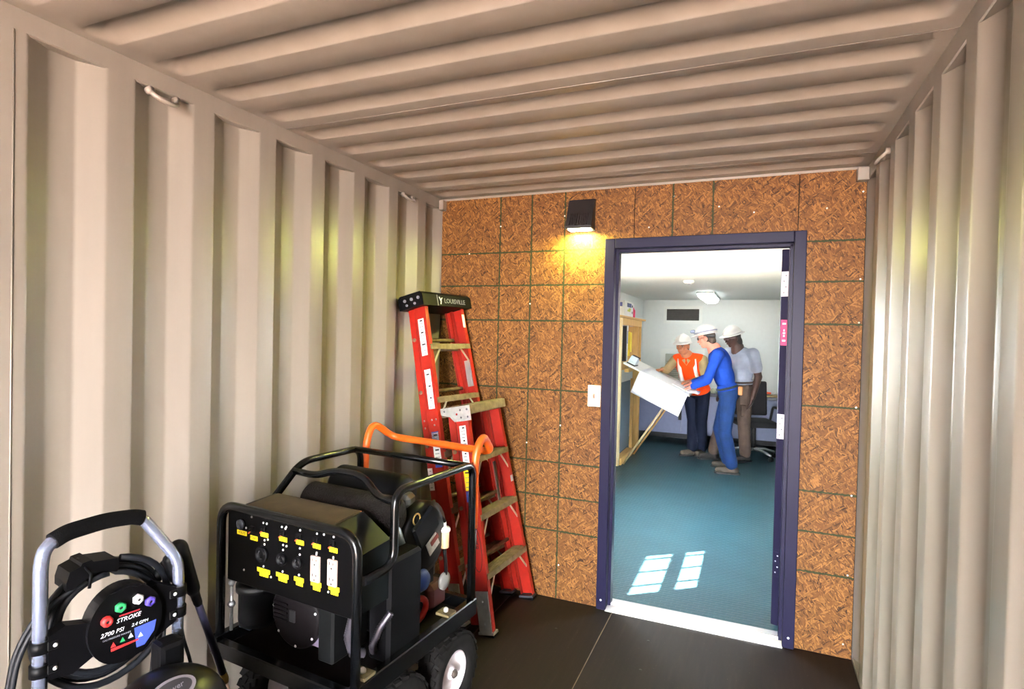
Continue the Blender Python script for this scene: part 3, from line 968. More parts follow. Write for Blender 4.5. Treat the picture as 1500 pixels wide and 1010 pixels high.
# small white plates on the far end of the left wall
for i, (y, z, hh) in enumerate(((5.25, 1.62, 0.20), (5.25, 1.33, 0.12))):
    o = thing('outlet_box', ['tall grey outlet box on the left office wall past the shelf', 'short grey outlet box on the left office wall below the tall one'][i], 'outlet', (OX0, y, z))
    b = MB(); b.bx(0.0, 0.03, -0.05, 0.05, -hh / 2, hh / 2, 0.003); b.build('box', VF, o)
    b = MB(); b.bx(0.03, 0.034, -0.04, 0.04, -hh / 2 + 0.01, hh / 2 - 0.01); b.build('cover', mat('outlet_grey', srgb(150, 156, 158), 0.5), o)
# ================================================================== PEOPLE
def head_frame(fwd, up=(0, 0, 1)):
    y = Vector(fwd).normalized(); x = y.cross(Vector(up)).normalized(); z = x.cross(y)
    return Matrix((x, y, z)).transposed()

def add_hand(b, wrist, d, palm, thumb_side, curl=0.5):
    """palm, four unequal fingers with a bend at two knuckles, thumb from the side near the base"""
    wrist = Vector(wrist); d = Vector(d).normalized(); palm = Vector(palm); palm = (palm - d * palm.dot(d)).normalized()
    s = d.cross(palm) * thumb_side                      # towards the thumb
    m = Matrix((s, d, palm)).transposed()
    b.capsule(wrist - d * 0.03, wrist + d * 0.015, 0.027, 0.026)
    b.sphere(wrist + d * 0.055, (0.041, 0.050, 0.018), 14, 10, m)
    for i, (o, ln) in enumerate(((0.030, 0.070), (0.010, 0.078), (-0.011, 0.072), (-0.031, 0.057))):
        p0 = wrist + d * (0.088 - 0.004 * abs(i - 1)) + s * o
        a1, a2 = 0.35 * curl, 1.1 * curl
        d1 = (d * math.cos(a1) + palm * math.sin(a1) + s * o * 1.2).normalized()
        p1 = p0 + d1 * ln * 0.55
        d2 = (d * math.cos(a2) + palm * math.sin(a2)).normalized()
        p2 = p1 + d2 * ln * 0.45
        b.capsule(p0 - d1 * 0.02, p1, 0.0098, 0.009, 10); b.capsule(p1, p2, 0.009, 0.0078, 10)
    t0 = wrist + d * 0.028 + s * 0.026
    t1 = t0 + (s * 0.75 + d * 0.65 + palm * 0.25).normalized() * 0.042
    t2 = t1 + (d * 0.95 + palm * 0.35 * curl + s * 0.1).normalized() * 0.034
    b.capsule(t0 - s * 0.015, t1, 0.0135, 0.011, 10); b.capsule(t1, t2, 0.011, 0.009, 10)

def person(name, label, loc, J, skin, shirt_m, short, trouser_m, boot_m, hair_m, hat=None, vest=None, build=1.0):
    o = thing(name, label, 'person', loc)
    T = Matrix.Translation(-Vector(loc))
    V = {k: Vector(v) for k, v in J.items() if isinstance(v, tuple)}
    hc = V['head']; M = head_frame(J['face'], J.get('hup', (0, 0, 1)))
    def hp(x, y, z): return hc + M @ Vector((x, y, z))
    # ---- body: one continuous surface
    b = MB()
    b.sphere(hc + M @ Vector((0, -0.008, 0.02)), (0.074, 0.093, 0.092), 20, 14, M)
    b.sphere(hp(0, 0.018, -0.045), (0.060, 0.066, 0.070), 18, 12, M)
    b.sphere(hp(0, 0.052, -0.088), (0.028, 0.026, 0.022), 12, 8, M)
    b.capsule(hp(0, 0.078, 0.012), hp(0, 0.098, -0.026), 0.009, 0.014, 10)
    b.capsule(hp(-0.034, 0.070, 0.022), hp(0.034, 0.070, 0.022), 0.012, 0.012, 10)
    b.capsule(hp(-0.018, 0.080, -0.056), hp(0.018, 0.080, -0.056), 0.010, 0.010, 10)
    for sx in (-1, 1):
        b.sphere(hp(sx * 0.076, -0.005, -0.012), (0.012, 0.022, 0.032), 10, 8, M)
        b.sphere(hp(sx * 0.042, 0.055, -0.022), (0.022, 0.022, 0.022), 10, 8, M)
    b.capsule(hp(0, -0.02, -0.06), V['neck'], 0.055 * build, 0.062 * build)
    chest = (V['shL'] + V['shR']) / 2
    b.capsule(V['neck'], (chest + V['pelvis']) / 2, 0.08, 0.10); b.capsule((chest + V['pelvis']) / 2, V['pelvis'], 0.10, 0.11)
    for S in 'LR':
        sh_, el, wr = V['sh' + S], V['el' + S], V['wr' + S]
        b.capsule(chest, sh_, 0.055, 0.045); b.capsule(sh_, el, 0.050 * build, 0.041 * build); b.capsule(el, wr, 0.043 * build, 0.028 * build)
        hd_, pm, cu = J['hands'][S]
        add_hand(b, wr, hd_, pm, 1 if S == 'L' else -1, cu)
        hi, kn, an = V['hip' + S], V['kn' + S], V['an' + S]
        b.capsule(V['pelvis'], hi, 0.08, 0.07); b.capsule(hi, kn, 0.068, 0.048); b.capsule(kn, an, 0.05, 0.036)
    put('body', _xf(remeshed(b, 0.006, 3), T), skin, o)
    # ---- shirt
    ax = (V['shL'] - V['shR']).normalized(); up = (chest - V['pelvis']).normalized(); fw = up.cross(ax) * -1
    MT = Matrix((ax, ax.cross(up) * -1, up)).transposed()
    b = MB()
    sw_ = (V['shL'] - V['shR']).length / 2
    b.sphere(chest + up * -0.10, (sw_ * 0.98 * build, 0.128 * build, 0.19), 20, 14, MT)
    b.sphere(chest * 0.45 + V['pelvis'] * 0.55, (0.165 * build, 0.118 * build, 0.20), 20, 14, MT)
    b.sphere(V['pelvis'] + up * 0.05, (0.165 * build, 0.118 * build, 0.09), 20, 14, MT)
    b.capsule(V['neck'] - up * 0.02, chest - up * 0.03, 0.066, 0.10)
    for S in 'LR':
        sh_, el, wr = V['sh' + S], V['el' + S], V['wr' + S]
        b.capsule(chest - up * 0.02, sh_, 0.075, 0.068 * build)
        if short:
            b.capsule(sh_, sh_ + (el - sh_) * 0.62, 0.070 * build, 0.068 * build)
        else:
            b.capsule(sh_, el, 0.066 * build, 0.054 * build); b.capsule(el, el + (wr - el) * 0.88, 0.054 * build, 0.040 * build)
    me = remeshed(b, 0.009, 5)
    if vest:
        # cut open collar, plain
        pass
    put('shirt', _xf(me, T), shirt_m, o)
    # ---- trousers
    b = MB()
    b.sphere(V['pelvis'] + Vector((0, 0, -0.01)), (0.168 * build, 0.122 * build, 0.12), 20, 14, MT)
    for S in 'LR':
        hi, kn, an = V['hip' + S], V['kn' + S], V['an' + S]
        b.capsule(hi, kn, 0.094 * build, 0.072 * build); b.capsule(kn, an + (kn - an) * 0.08, 0.072 * build, 0.070)
        b.sphere(an + (kn - an) * 0.14, (0.066, 0.066, 0.035), 12, 8)
    put('trousers', _xf(remeshed(b, 0.009, 4), T), trouser_m, o)
    # ---- belt
    b = MB()
    ring = []
    for k in range(28):
        a = 2 * PI * k / 28
        ring.append(V['pelvis'] + up * 0.055 + MT @ Vector((0.160 * build * math.cos(a), 0.113 * build * math.sin(a), 0)))
    if not vest:
        for k in range(28):
            pass
        b.tube(ring, 0.014, 6, close=True)
        put('belt', _xf(b.mesh('belt'), T), J.get('belt_m', INK), o)
    # ---- boots
    for S in 'LR':
        an = V['an' + S]; td_ = V['toe' + S].normalized()
        b = MB()
        g = Vector((an.x, an.y, 0.004))
        b.capsule(an + Vector((0, 0, 0.03)), g + Vector((0, 0, 0.05)) - td_ * 0.02, 0.050, 0.048)
        b.capsule(g + Vector((0, 0, 0.047)) - td_ * 0.035, g + Vector((0, 0, 0.040)) + td_ * 0.15, 0.043, 0.036)
        b.sphere(g + td_ * 0.09 + Vector((0, 0, 0.03)), (0.046, 0.046, 0.03), 12, 8)
        sl = MB()
        sd2 = Vector((-td_.y, td_.x, 0))
        out = [(-0.088, 0.030), (-0.07, 0.040), (0.03, 0.042), (0.11, 0.050), (0.17, 0.040), (0.195, 0.015)]
        poly = [g + td_ * a + sd2 * w for a, w in out] + [g + td_ * a - sd2 * w for a, w in out[::-1]]
        sl.prism([(p.x, p.y) for p in poly], 0.0045, 0.022)
        bo = put('boot', _xf(remeshed(b, 0.008, 3), T), boot_m, o)
        put('sole', _xf(sl.mesh('sole'), T), INK, bo)
    # ---- face details
    for sx in (-1, 1):
        b = MB(); b.sphere(hp(sx * 0.031, 0.078, 0.004), (0.011, 0.007, 0.0065), 10, 8, M)
        e_ = put('eye', _xf(b.mesh('eye'), T), mat('eye_white', srgb(150, 140, 132), 0.3, var=0.0), o)
        b = MB(); b.sphere(hp(sx * 0.031, 0.0845, 0.004), (0.006, 0.003, 0.006), 8, 6, M); put('iris', _xf(b.mesh('iris'), T), INK, e_)
        b = MB(); b.capsule(hp(sx * 0.018, 0.088, 0.022), hp(sx * 0.046, 0.079, 0.025), 0.0045, 0.003, 8); put('eyebrow', _xf(b.mesh('eyebrow'), T), hair_m, o)
    b = MB(); b.sphere(hp(0, 0.0895, -0.056), (0.022, 0.004, 0.006), 12, 8, M); put('lips', _xf(b.mesh('lips'), T), J['lip_m'], o)
    b = MB()
    b.sphere(hp(0, -0.022, 0.018), (0.080, 0.088, 0.092), 18, 12, M); b.sphere(hp(0, -0.055, -0.045), (0.062, 0.05, 0.05), 14, 10, M)
    if J.get('longhair'):
        b.sphere(hp(0, -0.05, -0.06), (0.074, 0.062, 0.085), 14, 10, M)
    put('hair', _xf(remeshed(b, 0.008, 2), T), hair_m, o)
    # ---- hard hat: shell, brim, ridge
    HM = mat('hard_hat_white', srgb(214, 212, 208), 0.3, var=0.02)
    zc = 0.052
    sh2 = MB()
    rings = []
    for k in range(9):
        a = (PI / 2) * k / 8 * 0.985
        ca, sa = math.cos(a), math.sin(a)
        rings.append([hp(0.098 * ca * math.cos(t), -0.006 + 0.122 * ca * math.sin(t), zc + 0.098 * sa) for t in [2 * PI * i / 28 for i in range(28)]])
    sh2.ring_loft(rings)
    hat_o = put('hard_hat', _xf(sh2.mesh('hard_hat'), T), HM, o)
    br = MB()
    full = hat == 'full'
    r0, r1, r2 = [], [], []
    for i in range(28):
        t = 2 * PI * i / 28
        w = 0.042 if full else (0.012 + 0.045 * max(0, math.sin(t)) ** 2)
        cx, cy = math.cos(t), math.sin(t)
        r0.append(hp(0.094 * cx, -0.006 + 0.118 * cy, zc + 0.004))
        r1.append(hp((0.098 + w) * cx, -0.006 + (0.122 + w) * cy, zc - 0.010))
        r2.append(hp((0.097 + w) * cx, -0.006 + (0.121 + w) * cy, zc - 0.015))
    r3 = [p + M @ Vector((0, 0, -0.010)) for p in r0]
    br.ring_loft([r0, r1, r2, r3], cap=False, close=True)
    put('brim', _xf(br.mesh('brim'), T), HM, hat_o)
    rd = MB(); rd.tube([hp(0, -0.006 + 0.120 * math.cos(a), zc + 0.003 + 0.097 * math.sin(a)) for a in [PI * k / 16 for k in range(1, 16)]], 0.009, 8); put('ridge', _xf(rd.mesh('ridge'), T), HM, hat_o)
    if J.get('glasses'):
        gl_ = MB()
        for sx in (-1, 1):
            gl_.sphere(hp(sx * 0.032, 0.089, 0.004), (0.028, 0.010, 0.019), 12, 8, M)
            gl_.tube([hp(sx * 0.056, 0.078, 0.008), hp(sx * 0.078, 0.03, 0.008), hp(sx * 0.080, -0.01, 0.004)], 0.003, 6)
        gl_.capsule(hp(-0.012, 0.096, 0.008), hp(0.012, 0.096, 0.008), 0.004, 0.004, 8)
        put('safety_glasses', _xf(gl_.mesh('safety_glasses'), T), J['glasses'], o)
    return o, T, V, hp, M, MT, chest, up, hat_o

def _xf(me, T):
    me.transform(T)
    return me

def lip(c): return mat('lips_' + str(int(c[0] * 999)), c, 0.5, var=0.0)
SK_A = mat('skin_tan', srgb(166, 104, 72), 0.5, var=0.06, nscale=40)
SK_B = mat('skin_pink', srgb(196, 124, 104), 0.5, var=0.06, nscale=40)
SK_C = mat('skin_dark', srgb(62, 36, 28), 0.45, var=0.08, nscale=40)
HAIRD = mat('dark_hair', srgb(30, 24, 22), 0.6, var=0.2, nscale=80)
HAIRB = mat('brown_hair', srgb(60, 44, 34), 0.6, var=0.2, nscale=80)
def cloth(name, c, bump=0.6, var=0.14): return mat(name, c, 0.85, var=var, nscale=9, bump=bump, bscale=16, spec=0.2)

# -- worker in the orange vest, far side of the board, facing the camera
JA = dict(head=(1.005, 4.52, 1.452), face=(-0.28, -0.93, -0.16), neck=(1.05, 4.60, 1.325),
          shL=(1.245, 4.60, 1.275), shR=(0.90, 4.66, 1.265), elL=(1.30, 4.50, 1.03), wrL=(1.16, 4.28, 1.02), elR=(0.80, 4.55, 1.12), wrR=(0.765, 4.42, 1.135),
          pelvis=(1.16, 4.80, 0.87), hipL=(1.25, 4.80, 0.84), hipR=(1.075, 4.83, 0.84), knL=(1.245, 4.72, 0.46), knR=(1.13, 4.78, 0.46), anL=(1.255, 4.82, 0.08), anR=(1.14, 4.73, 0.08),
          toeL=(-0.3, -0.95, 0), toeR=(-0.75, -0.66, 0), lip_m=lip(srgb(160, 96, 84)),
          hands={'L': ((-0.85, -0.45, -0.12), (0.0, 0.1, -1), 0.6), 'R': ((-0.45, -0.75, -0.05), (0, 0, -1), 0.9)})
rA = person('person', 'worker in orange safety vest and white hard hat pointing at the plan', (1.16, 4.76, 0.004), JA, SK_A, cloth('tan_shirt', srgb(150, 132, 96)), False,
            cloth('navy_trousers', srgb(18, 24, 42)), mat('taupe_boot', srgb(72, 62, 52), 0.7, var=0.2), HAIRD, vest=True)
o, T, V, hp, M, MT, chest, up, hat_o = rA
VEST = cloth('orange_vest', srgb(226, 70, 10), 0.4, 0.08)
REFL = mat('reflective_tape', srgb(232, 228, 226), 0.4, var=0.04)
def torso_ring(c, rx, ry, a0, a1, n=20):
    return [c + MT @ Vector((rx * math.cos(a), ry * math.sin(a), 0)) for a in [a0 + (a1 - a0) * k / n for k in range(n + 1)]]
b = MB()
pel = V['pelvis']
for t, rx, ry in ((0.0, 0.196, 0.142), (0.3, 0.19, 0.14), (0.6, 0.196, 0.146), (0.85, 0.198, 0.146), (1.0, 0.178, 0.13), (1.12, 0.10, 0.09)):
    pass
b.sphere(chest + up * -0.10, (0.192, 0.146, 0.205), 22, 14, MT); b.sphere(chest * 0.45 + pel * 0.55, (0.184, 0.137, 0.21), 22, 14, MT); b.sphere(pel + up * 0.02, (0.188, 0.140, 0.10), 22, 14, MT)
for S in 'LR':
    b.capsule(V['neck'] + (V['sh' + S] - V['neck']) * 0.35 - up * 0.02, V['neck'] + (V['sh' + S] - V['neck']) * 0.85, 0.075, 0.072)
put('safety_vest', _xf(remeshed(b, 0.009, 4), T), VEST, o)
vest_o = o.children[-1]
# reflective bands lie on the vest
def ellipse_pt(c, rx, ry, a): return c + MT @ Vector((rx * math.cos(a), ry * math.sin(a), 0))
fwd_s = 1 if (MT @ Vector((0, 1, 0))).y < 0 else -1
def band(cs, w, name='reflective_band'):
    """ribbon through a list of (centre, outward) pairs; w is the half-width vector per point"""
    b = MB(); rings = []
    for p, n, wv in cs:
        rings.append([p - wv, p - wv + n * 0.008, p + wv + n * 0.008, p + wv])
    b.ring_loft(rings)
    put(name, _xf(b.mesh(name), T), REFL, vest_o)
c0 = chest * 0.40 + pel * 0.60
cs = []
for k in range(33):
    a = 2 * PI * k / 32
    p = ellipse_pt(c0, 0.184, 0.139, a); n = (MT @ Vector((math.cos(a) / 0.184, math.sin(a) / 0.139, 0))).normalized()
    cs.append((p, n, up * 0.024))
band(cs, 0.02)
for sx in (-1, 1):
    cs = []
    for k in range(9):
        t = k / 8
        c = c0 * (1 - t) + (chest + up * 0.045) * t
        x = sx * (0.105 - 0.01 * t)
        yy = fwd_s * (0.124 + 0.012 * math.sin(t * PI) - 0.062 * max(0, t - 0.6) / 0.4)
        n = (MT @ Vector((sx * 0.35, fwd_s * 1.0, 0.5 * max(0, t - 0.6)))).normalized()
        cs.append((c + MT @ Vector((x, yy, 0)), n, (MT @ Vector((0.024, 0, 0)))))
    band(cs, 0.02)
b = MB()   # open shirt collar
for sx in (-1, 1):
    b.prism([(0, 0), (sx * 0.055, 0.07), (sx * 0.015, 0.09), (0, 0.03)], 0, 0.01, 'Y')
me = b.mesh('collar'); me.transform(Matrix.Translation(chest + MT @ Vector((0, fwd_s * 0.135, 0.0)) - up * 0.02) @ MT.to_4x4() @ (Matrix.Rotation(0.45 * fwd_s, 4, 'X')))
put('collar', _xf(me, T), cloth('tan_shirt', None), o)

# -- man in the blue shirt, seen from his left side, leaning on the board
JB = dict(head=(1.335, 3.90, 1.558), face=(-0.95, 0.12, -0.22), neck=(1.425, 3.91, 1.435),
          shL=(1.475, 3.735, 1.375), shR=(1.455, 4.085, 1.375), elL=(1.37, 3.70, 1.075), wrL=(1.20, 3.76, 0.985), elR=(1.35, 4.12, 1.08), wrR=(1.17, 4.08, 1.01),
          pelvis=(1.595, 3.91, 0.935), hipL=(1.60, 3.825, 0.89), hipR=(1.595, 4.00, 0.89), knL=(1.575, 3.80, 0.48), knR=(1.50, 4.03, 0.49), anL=(1.66, 3.84, 0.085), anR=(1.60, 4.12, 0.085),
          toeL=(-0.97, -0.10, 0), toeR=(-0.95, 0.2, 0), lip_m=lip(srgb(190, 110, 100)), glasses=mat('dark_lens', srgb(40, 28, 28), 0.15, var=0.0),
          hands={'L': ((-0.92, 0.05, -0.42), (0, 0, -1), 0.35), 'R': ((-0.9, -0.1, -0.42), (0, 0, -1), 0.4)})
rB = person('person', 'man in royal blue shirt and jeans leaning over the drafting board', (1.62, 3.95, 0.004), JB, SK_B, cloth('blue_shirt', srgb(13, 50, 132)), False,
            cloth('jeans', srgb(15, 39, 80), 0.7, 0.25), mat('brown_boot', srgb(58, 50, 42), 0.75, var=0.25), HAIRB)
o, T, V, hp, M, MT, chest, up, hat_o = rB
b = MB(); b.capsule(hp(0.02, 0.132, 0.105), hp(0.02, 0.155, 0.108), 0.022, 0.019, 12); put('headlamp', _xf(b.mesh('headlamp'), T), mat('lamp_silver', srgb(150, 160, 190), 0.25, 0.5), hat_o)
b = MB()
b.tube([hp(0.104 * math.cos(t), -0.006 + 0.128 * math.sin(t), 0.075) for t in [2 * PI * i / 28 for i in range(28)]], 0.008, 6, close=True); put('headlamp_strap', _xf(b.mesh('headlamp_strap'), T), mat('strap_grey', srgb(150, 156, 178), 0.6), hat_o)
b = MB(); b.capsule(hp(-0.082, -0.04, 0.02), hp(-0.06, -0.10, 0.0), 0.022, 0.016, 10); put('hat_strap', _xf(b.mesh('hat_strap'), T), INK, hat_o)
b = MB(); b.box(V['pelvis'] + Vector((0.13, -0.10, 0.03)), (0.05, 0.05, 0.10), None, 0.01); put('tool_pouch', _xf(b.mesh('tool_pouch'), T), mat('leather', srgb(150, 96, 48), 0.6, var=0.2), o)

# -- man in the grey T-shirt, behind him
JC = dict(head=(1.60, 4.60, 1.568), face=(-0.80, -0.50, -0.28), neck=(1.66, 4.64, 1.45),
          shL=(1.845, 4.56, 1.375), shR=(1.55, 4.80, 1.37), elL=(1.915, 4.60, 1.09), wrL=(1.855, 4.52, 0.83), elR=(1.50, 4.85, 1.09), wrR=(1.48, 4.74, 0.88),
          pelvis=(1.70, 4.72, 0.955), hipL=(1.755, 4.66, 0.90), hipR=(1.645, 4.79, 0.90), knL=(1.765, 4.60, 0.49), knR=(1.50, 4.68, 0.50), anL=(1.79, 4.64, 0.085), anR=(1.405, 4.60, 0.085),
          toeL=(-0.7, -0.7, 0), toeR=(-0.92, -0.35, 0), lip_m=lip(srgb(110, 62, 56)), glasses=mat('clear_lens', srgb(120, 104, 104), 0.1, var=0.0), longhair=True,
          hands={'L': ((-0.22, -0.12, -0.96), (-0.9, 0.2, 0), 0.7), 'R': ((-0.4, -0.5, -0.75), (0.6, 0.3, 0), 0.6)}, belt_m=mat('leather_belt', srgb(60, 44, 36), 0.6))
rC = person('person', 'man in grey T-shirt and khaki trousers standing behind the man in blue', (1.66, 4.68, 0.004), JC, SK_C, cloth('grey_shirt', srgb(150, 156, 172)), True,
            cloth('khaki_trousers', srgb(78, 64, 57), 0.6, 0.2), mat('dark_boot', srgb(32, 27, 26), 0.7, var=0.2), HAIRD, hat='full', build=1.10)
o, T, V, hp, M, MT, chest, up, hat_o = rC
b = MB(); b.box(V['hipL'] + Vector((0.02, -0.10, -0.24)), (0.13, 0.04, 0.15), Euler((0, 0, 0.5)).to_matrix(), 0.012); put('cargo_pocket', _xf(b.mesh('cargo_pocket'), T), cloth('khaki_trousers', None), o)
b = MB(); b.sphere(V['pelvis'] + Vector((-0.10, -0.16, 0.0)), (0.05, 0.03, 0.055), 12, 8); put('belt_pouch', _xf(b.mesh('belt_pouch'), T), mat('pouch_ochre', srgb(168, 122, 52), 0.6, var=0.2), o)
# ================================================================== LADDERS
def channel(b, c0, c1, side, y0, y1, fl=0.028, t=0.004):
    """C-channel rail from c0 to c1 (x,z given as (x,z)); web on the outside (side=-1 left, +1 right)"""
    s = -side                                   # flanges point inwards
    sec = [(0, y0), (s * fl, y0), (s * fl, y0 + t), (s * t, y0 + t), (s * t, y1 - t), (s * fl, y1 - t), (s * fl, y1), (0, y1)]
    rings = [[Vector((c[0] + x, y, c[1])) for x, y in sec] for c in (c0, c1)]
    n0 = len(b.bm.faces)
    b.ring_loft(rings)
    for f in b.bm.faces: f.smooth = False

def stepladder(name, label, foot_near, foot_far, top_mid, h, w0, w1, steps, cap):
    o = thing(name, label, 'ladder')
    fn, ff = Vector(foot_near), Vector(foot_far)
    a = (ff - fn).normalized(); mid = (fn + ff) / 2
    up = (Vector(top_mid) - mid); up = (up - a * up.dot(a)).normalized()
    d = up.cross(a)
    m = Matrix((a, d, up)).transposed().to_4x4(); m.translation = mid
    o.matrix_world = m
    def wx(z): return w0 / 2 + (w1 - w0) / 2 * z / h
    D = 0.078
    for s in (-1, 1):
        b = MB(); channel(b, (s * wx(0.0), 0.03), (s * wx(h), h), s, 0.0, D); b.build('front_rail', RED, o)
        b = MB(); channel(b, (s * (wx(0.0) - 0.006), 0.06), (s * (wx(h) - 0.006), h - 0.01), s, D + 0.008, D + 0.050, 0.02); b.build('rear_rail', RED, o)
        # metal shoe with a rubber pad
        b = MB(); b.box((s * (wx(0.10) + 0.003), D / 2, 0.125), (0.007, D * 0.92, 0.21), Euler((0, s * math.atan((w0 - w1) / 2 / h) * -1, 0)).to_matrix()); b.box((s * (wx(0) - 0.018), D / 2, 0.022), (0.05, D + 0.012, 0.012))
        sh_ = b.build('shoe', ALU if s < 0 else mat('dark_shoe', srgb(58, 60, 66), 0.5, 0.4, var=0.3, nscale=30), o)
        b = MB(); b.box((s * (wx(0) - 0.018), D / 2, 0.009), (0.05, D + 0.014, 0.014), None, 0.003); b.build('foot_pad', DULL, sh_)
        for z in (0.07, 0.18):
            b = MB(); b.sphere((s * (wx(z) + 0.007), D / 2, z), (0.004, 0.007, 0.007), 8, 6); b.build('rivet', SCREW, sh_)
    for z in steps:
        w = wx(z) - 0.006
        b = MB()
        b.prism([(-0.006, z - 0.012), (-0.006, z + 0.018), (D, z + 0.018), (D, z - 0.012), (D - 0.004, z - 0.012), (D - 0.004, z + 0.012), (-0.002, z + 0.012), (-0.002, z - 0.012)], -w, w, 'X')
        for k in range(5):
            b.bx(-w, w, 0.004 + k * 0.016, 0.011 + k * 0.016, z + 0.018, z + 0.0205)
        st = b.build('step', ALUWORN, o)
        for s in (-1, 1):
            b = MB(); b.box((s * (w - 0.052), 0.006, z - 0.05), (0.012, 0.003, 0.125), Euler((0, s * -0.70, 0)).to_matrix()); b.build('brace', ALU, st)
        b = MB(); b.cyl((-w - 0.006, D + 0.03, z + 0.06), (w + 0.006, D + 0.03, z + 0.06), 0.011, 8) ; b.build('rear_bar', ALUWORN, o)
    return o, wx, D

def sticker(o, x, y0, y1, z0, z1, lines, m=PAPER, ink=GREYINK, slope=0.0):
    """paper label on the outside of a rail that leans in by slope"""
    b = MB()
    def X(z): return x + slope * (z - z0)
    def slab(ya, yb, za, zb, t0, t1, name, mm, par):
        b = MB()
        r0 = [Vector((X(za) - t1, ya, za)), Vector((X(za) - t0, ya, za)), Vector((X(za) - t0, yb, za)), Vector((X(za) - t1, yb, za))]
        r1 = [Vector((X(zb) - t1, ya, zb)), Vector((X(zb) - t0, ya, zb)), Vector((X(zb) - t0, yb, zb)), Vector((X(zb) - t1, yb, zb))]
        b.ring_loft([r0, r1])
        for f in b.bm.faces: f.smooth = False
        return b.build(name, mm, par)
    p = slab(y0, y1, z0, z1, 0.0002, 0.0010, 'sticker', m, o)
    rr = random.Random(int(z0 * 1000))
    for k in range(lines):
        zc = z0 + (z1 - z0) * (k + 0.7) / (lines + 0.4)
        ya = y0 + 0.005 + rr.random() * 0.008; yb = y1 - 0.005 - rr.random() * 0.012
        slab(ya, yb, zc - (0.004 if k % 4 == 3 else 0.0018), zc + (0.004 if k % 4 == 3 else 0.0018), 0.0010, 0.0013, 'print_line', INK if k % 4 == 3 else ink, p)
    return p

# tall one, leaning in the corner
la, wxa, D = stepladder('stepladder', 'tall red fibreglass stepladder with black top cap leaning in the corner',
                        (0.505, -0.53, 0), (0.58, -0.06, 0), (0.155, -0.245, 1.74), 1.78, 0.50, 0.36, (0.30, 0.60, 0.90, 1.20, 1.50), 'black')
b = MB(); b.prism([(-0.03, 1.735), (0.150, 1.735), (0.150, 1.80), (0.135, 1.815), (-0.015, 1.815), (-0.03, 1.80)], -0.225, 0.225, 'X')
cap = b.build('top_cap', DULL, la)
for k in range(3):
    b = MB(); b.cyl((-0.225, 0.0 + 0.05 * k, 1.782), (-0.231, 0.0 + 0.05 * k, 1.782), 0.009, 10); b.build('bolt', GREYINK, cap)
for k in range(2):
    b = MB(); b.cyl((-0.225, 0.03 + 0.06 * k, 1.755), (-0.231, 0.03 + 0.06 * k, 1.755), 0.007, 10); b.build('bolt', GREYINK, cap)
b = MB(); b.bx(-0.10, -0.094, -0.0315, -0.03, 1.735, 1.80); b.build('seam', GREYINK, cap)
text('maker_name', 'LOUISVILLE', 0.040, GREYINK, cap, (0.065, -0.0312, 1.766), (1, 0, 0), (0, 0, 1))
b = MB(); b.prism([(-0.082, 1.788), (-0.074, 1.788), (-0.062, 1.764), (-0.068, 1.745), (-0.074, 1.745), (-0.069, 1.762)], -0.0318, -0.0300, 'Y'); b.prism([(-0.064, 1.768), (-0.050, 1.784), (-0.056, 1.784), (-0.067, 1.772)], -0.0318, -0.0300, 'Y'); b.build('maker_mark', WHITEINK, cap)
sl = (0.50 - 0.36) / 2 / 1.78
def near(o, wx, y0, y1, z0, z1, n, m=PAPER): return sticker(o, -wx(z0), y0, y1, z0, z1, n, m, slope=sl)
near(la, wxa, 0.020, 0.062, 1.46, 1.67, 12)
near(la, wxa, 0.018, 0.060, 1.16, 1.38, 13)
near(la, wxa, 0.016, 0.064, 0.86, 1.03, 8, PAPER)
near(la, wxa, 0.016, 0.064, 0.985, 1.035, 1, BLUEINK)
near(la, wxa, 0.016, 0.064, 0.84, 0.88, 1, BLUEINK)
near(la, wxa, 0.090, 0.124, 0.72, 0.84, 5)
b = MB(); b.bx(wxa(1.6) - 0.035, wxa(1.6) - 0.012, -0.0016, -0.0004, 1.62, 1.70); b.build('small_label', PAPER, la)
b = MB(); b.bx(wxa(1.2) - 0.030, wxa(1.2) - 0.022, 0.01, 0.05, 1.26, 1.42); b.build('spreader', STEEL, la)
for z, y in ((1.10, 0.02), (1.10, 0.05), (1.07, 0.035), (1.10, 0.105), (1.06, 0.105)):
    b = MB(); b.sphere((-wxa(z) - 0.0005, y, z), (0.003, 0.006, 0.006), 8, 6); b.build('rivet', GREYINK, la)

# short one in front of it
lb_, wxb, D = stepladder('stepladder', 'short red fibreglass stepladder with worn aluminium top in front of the tall one',
                         (0.675, -0.560, 0), (0.708, -0.045, 0), (0.455, -0.29, 1.17), 1.165, 0.515, 0.37, (0.295, 0.59, 0.885), 'alu')
b = MB(); b.bx(-0.205, 0.205, -0.03, 0.155, 1.135, 1.185, 0.004)
for k in range(6):
    b.bx(-0.195, 0.195, -0.018 + k * 0.028, -0.006 + k * 0.028, 1.184, 1.189)
cap = b.build('top_cap', ALUWORN, lb_)
b = MB(); b.prism([(-0.03, 1.185), (0.155, 1.185), (0.155, 1.150), (0.10, 1.135), (0.075, 1.105), (-0.03, 1.105)], -0.2085, -0.2045, 'X'); b.build('side_plate', ALU, cap)
for (y, z) in ((-0.012, 1.125), (-0.012, 1.165), (0.03, 1.165), (0.03, 1.125), (0.055, 1.145), (0.13, 1.168)):
    b = MB(); b.sphere((-0.209, y, z), (0.003, 0.006, 0.006), 8, 6); b.build('rivet', REDINK if z == 1.145 else GREYINK, cap)
sl = (0.515 - 0.37) / 2 / 1.165
near(lb_, wxb, 0.022, 0.062, 0.87, 1.08, 12)
near(lb_, wxb, 0.020, 0.066, 0.74, 0.85, 4, YELLOW)
near(lb_, wxb, 0.020, 0.066, 0.68, 0.735, 3, BLUEINK)
near(lb_, wxb, 0.024, 0.058, 0.57, 0.66, 4)
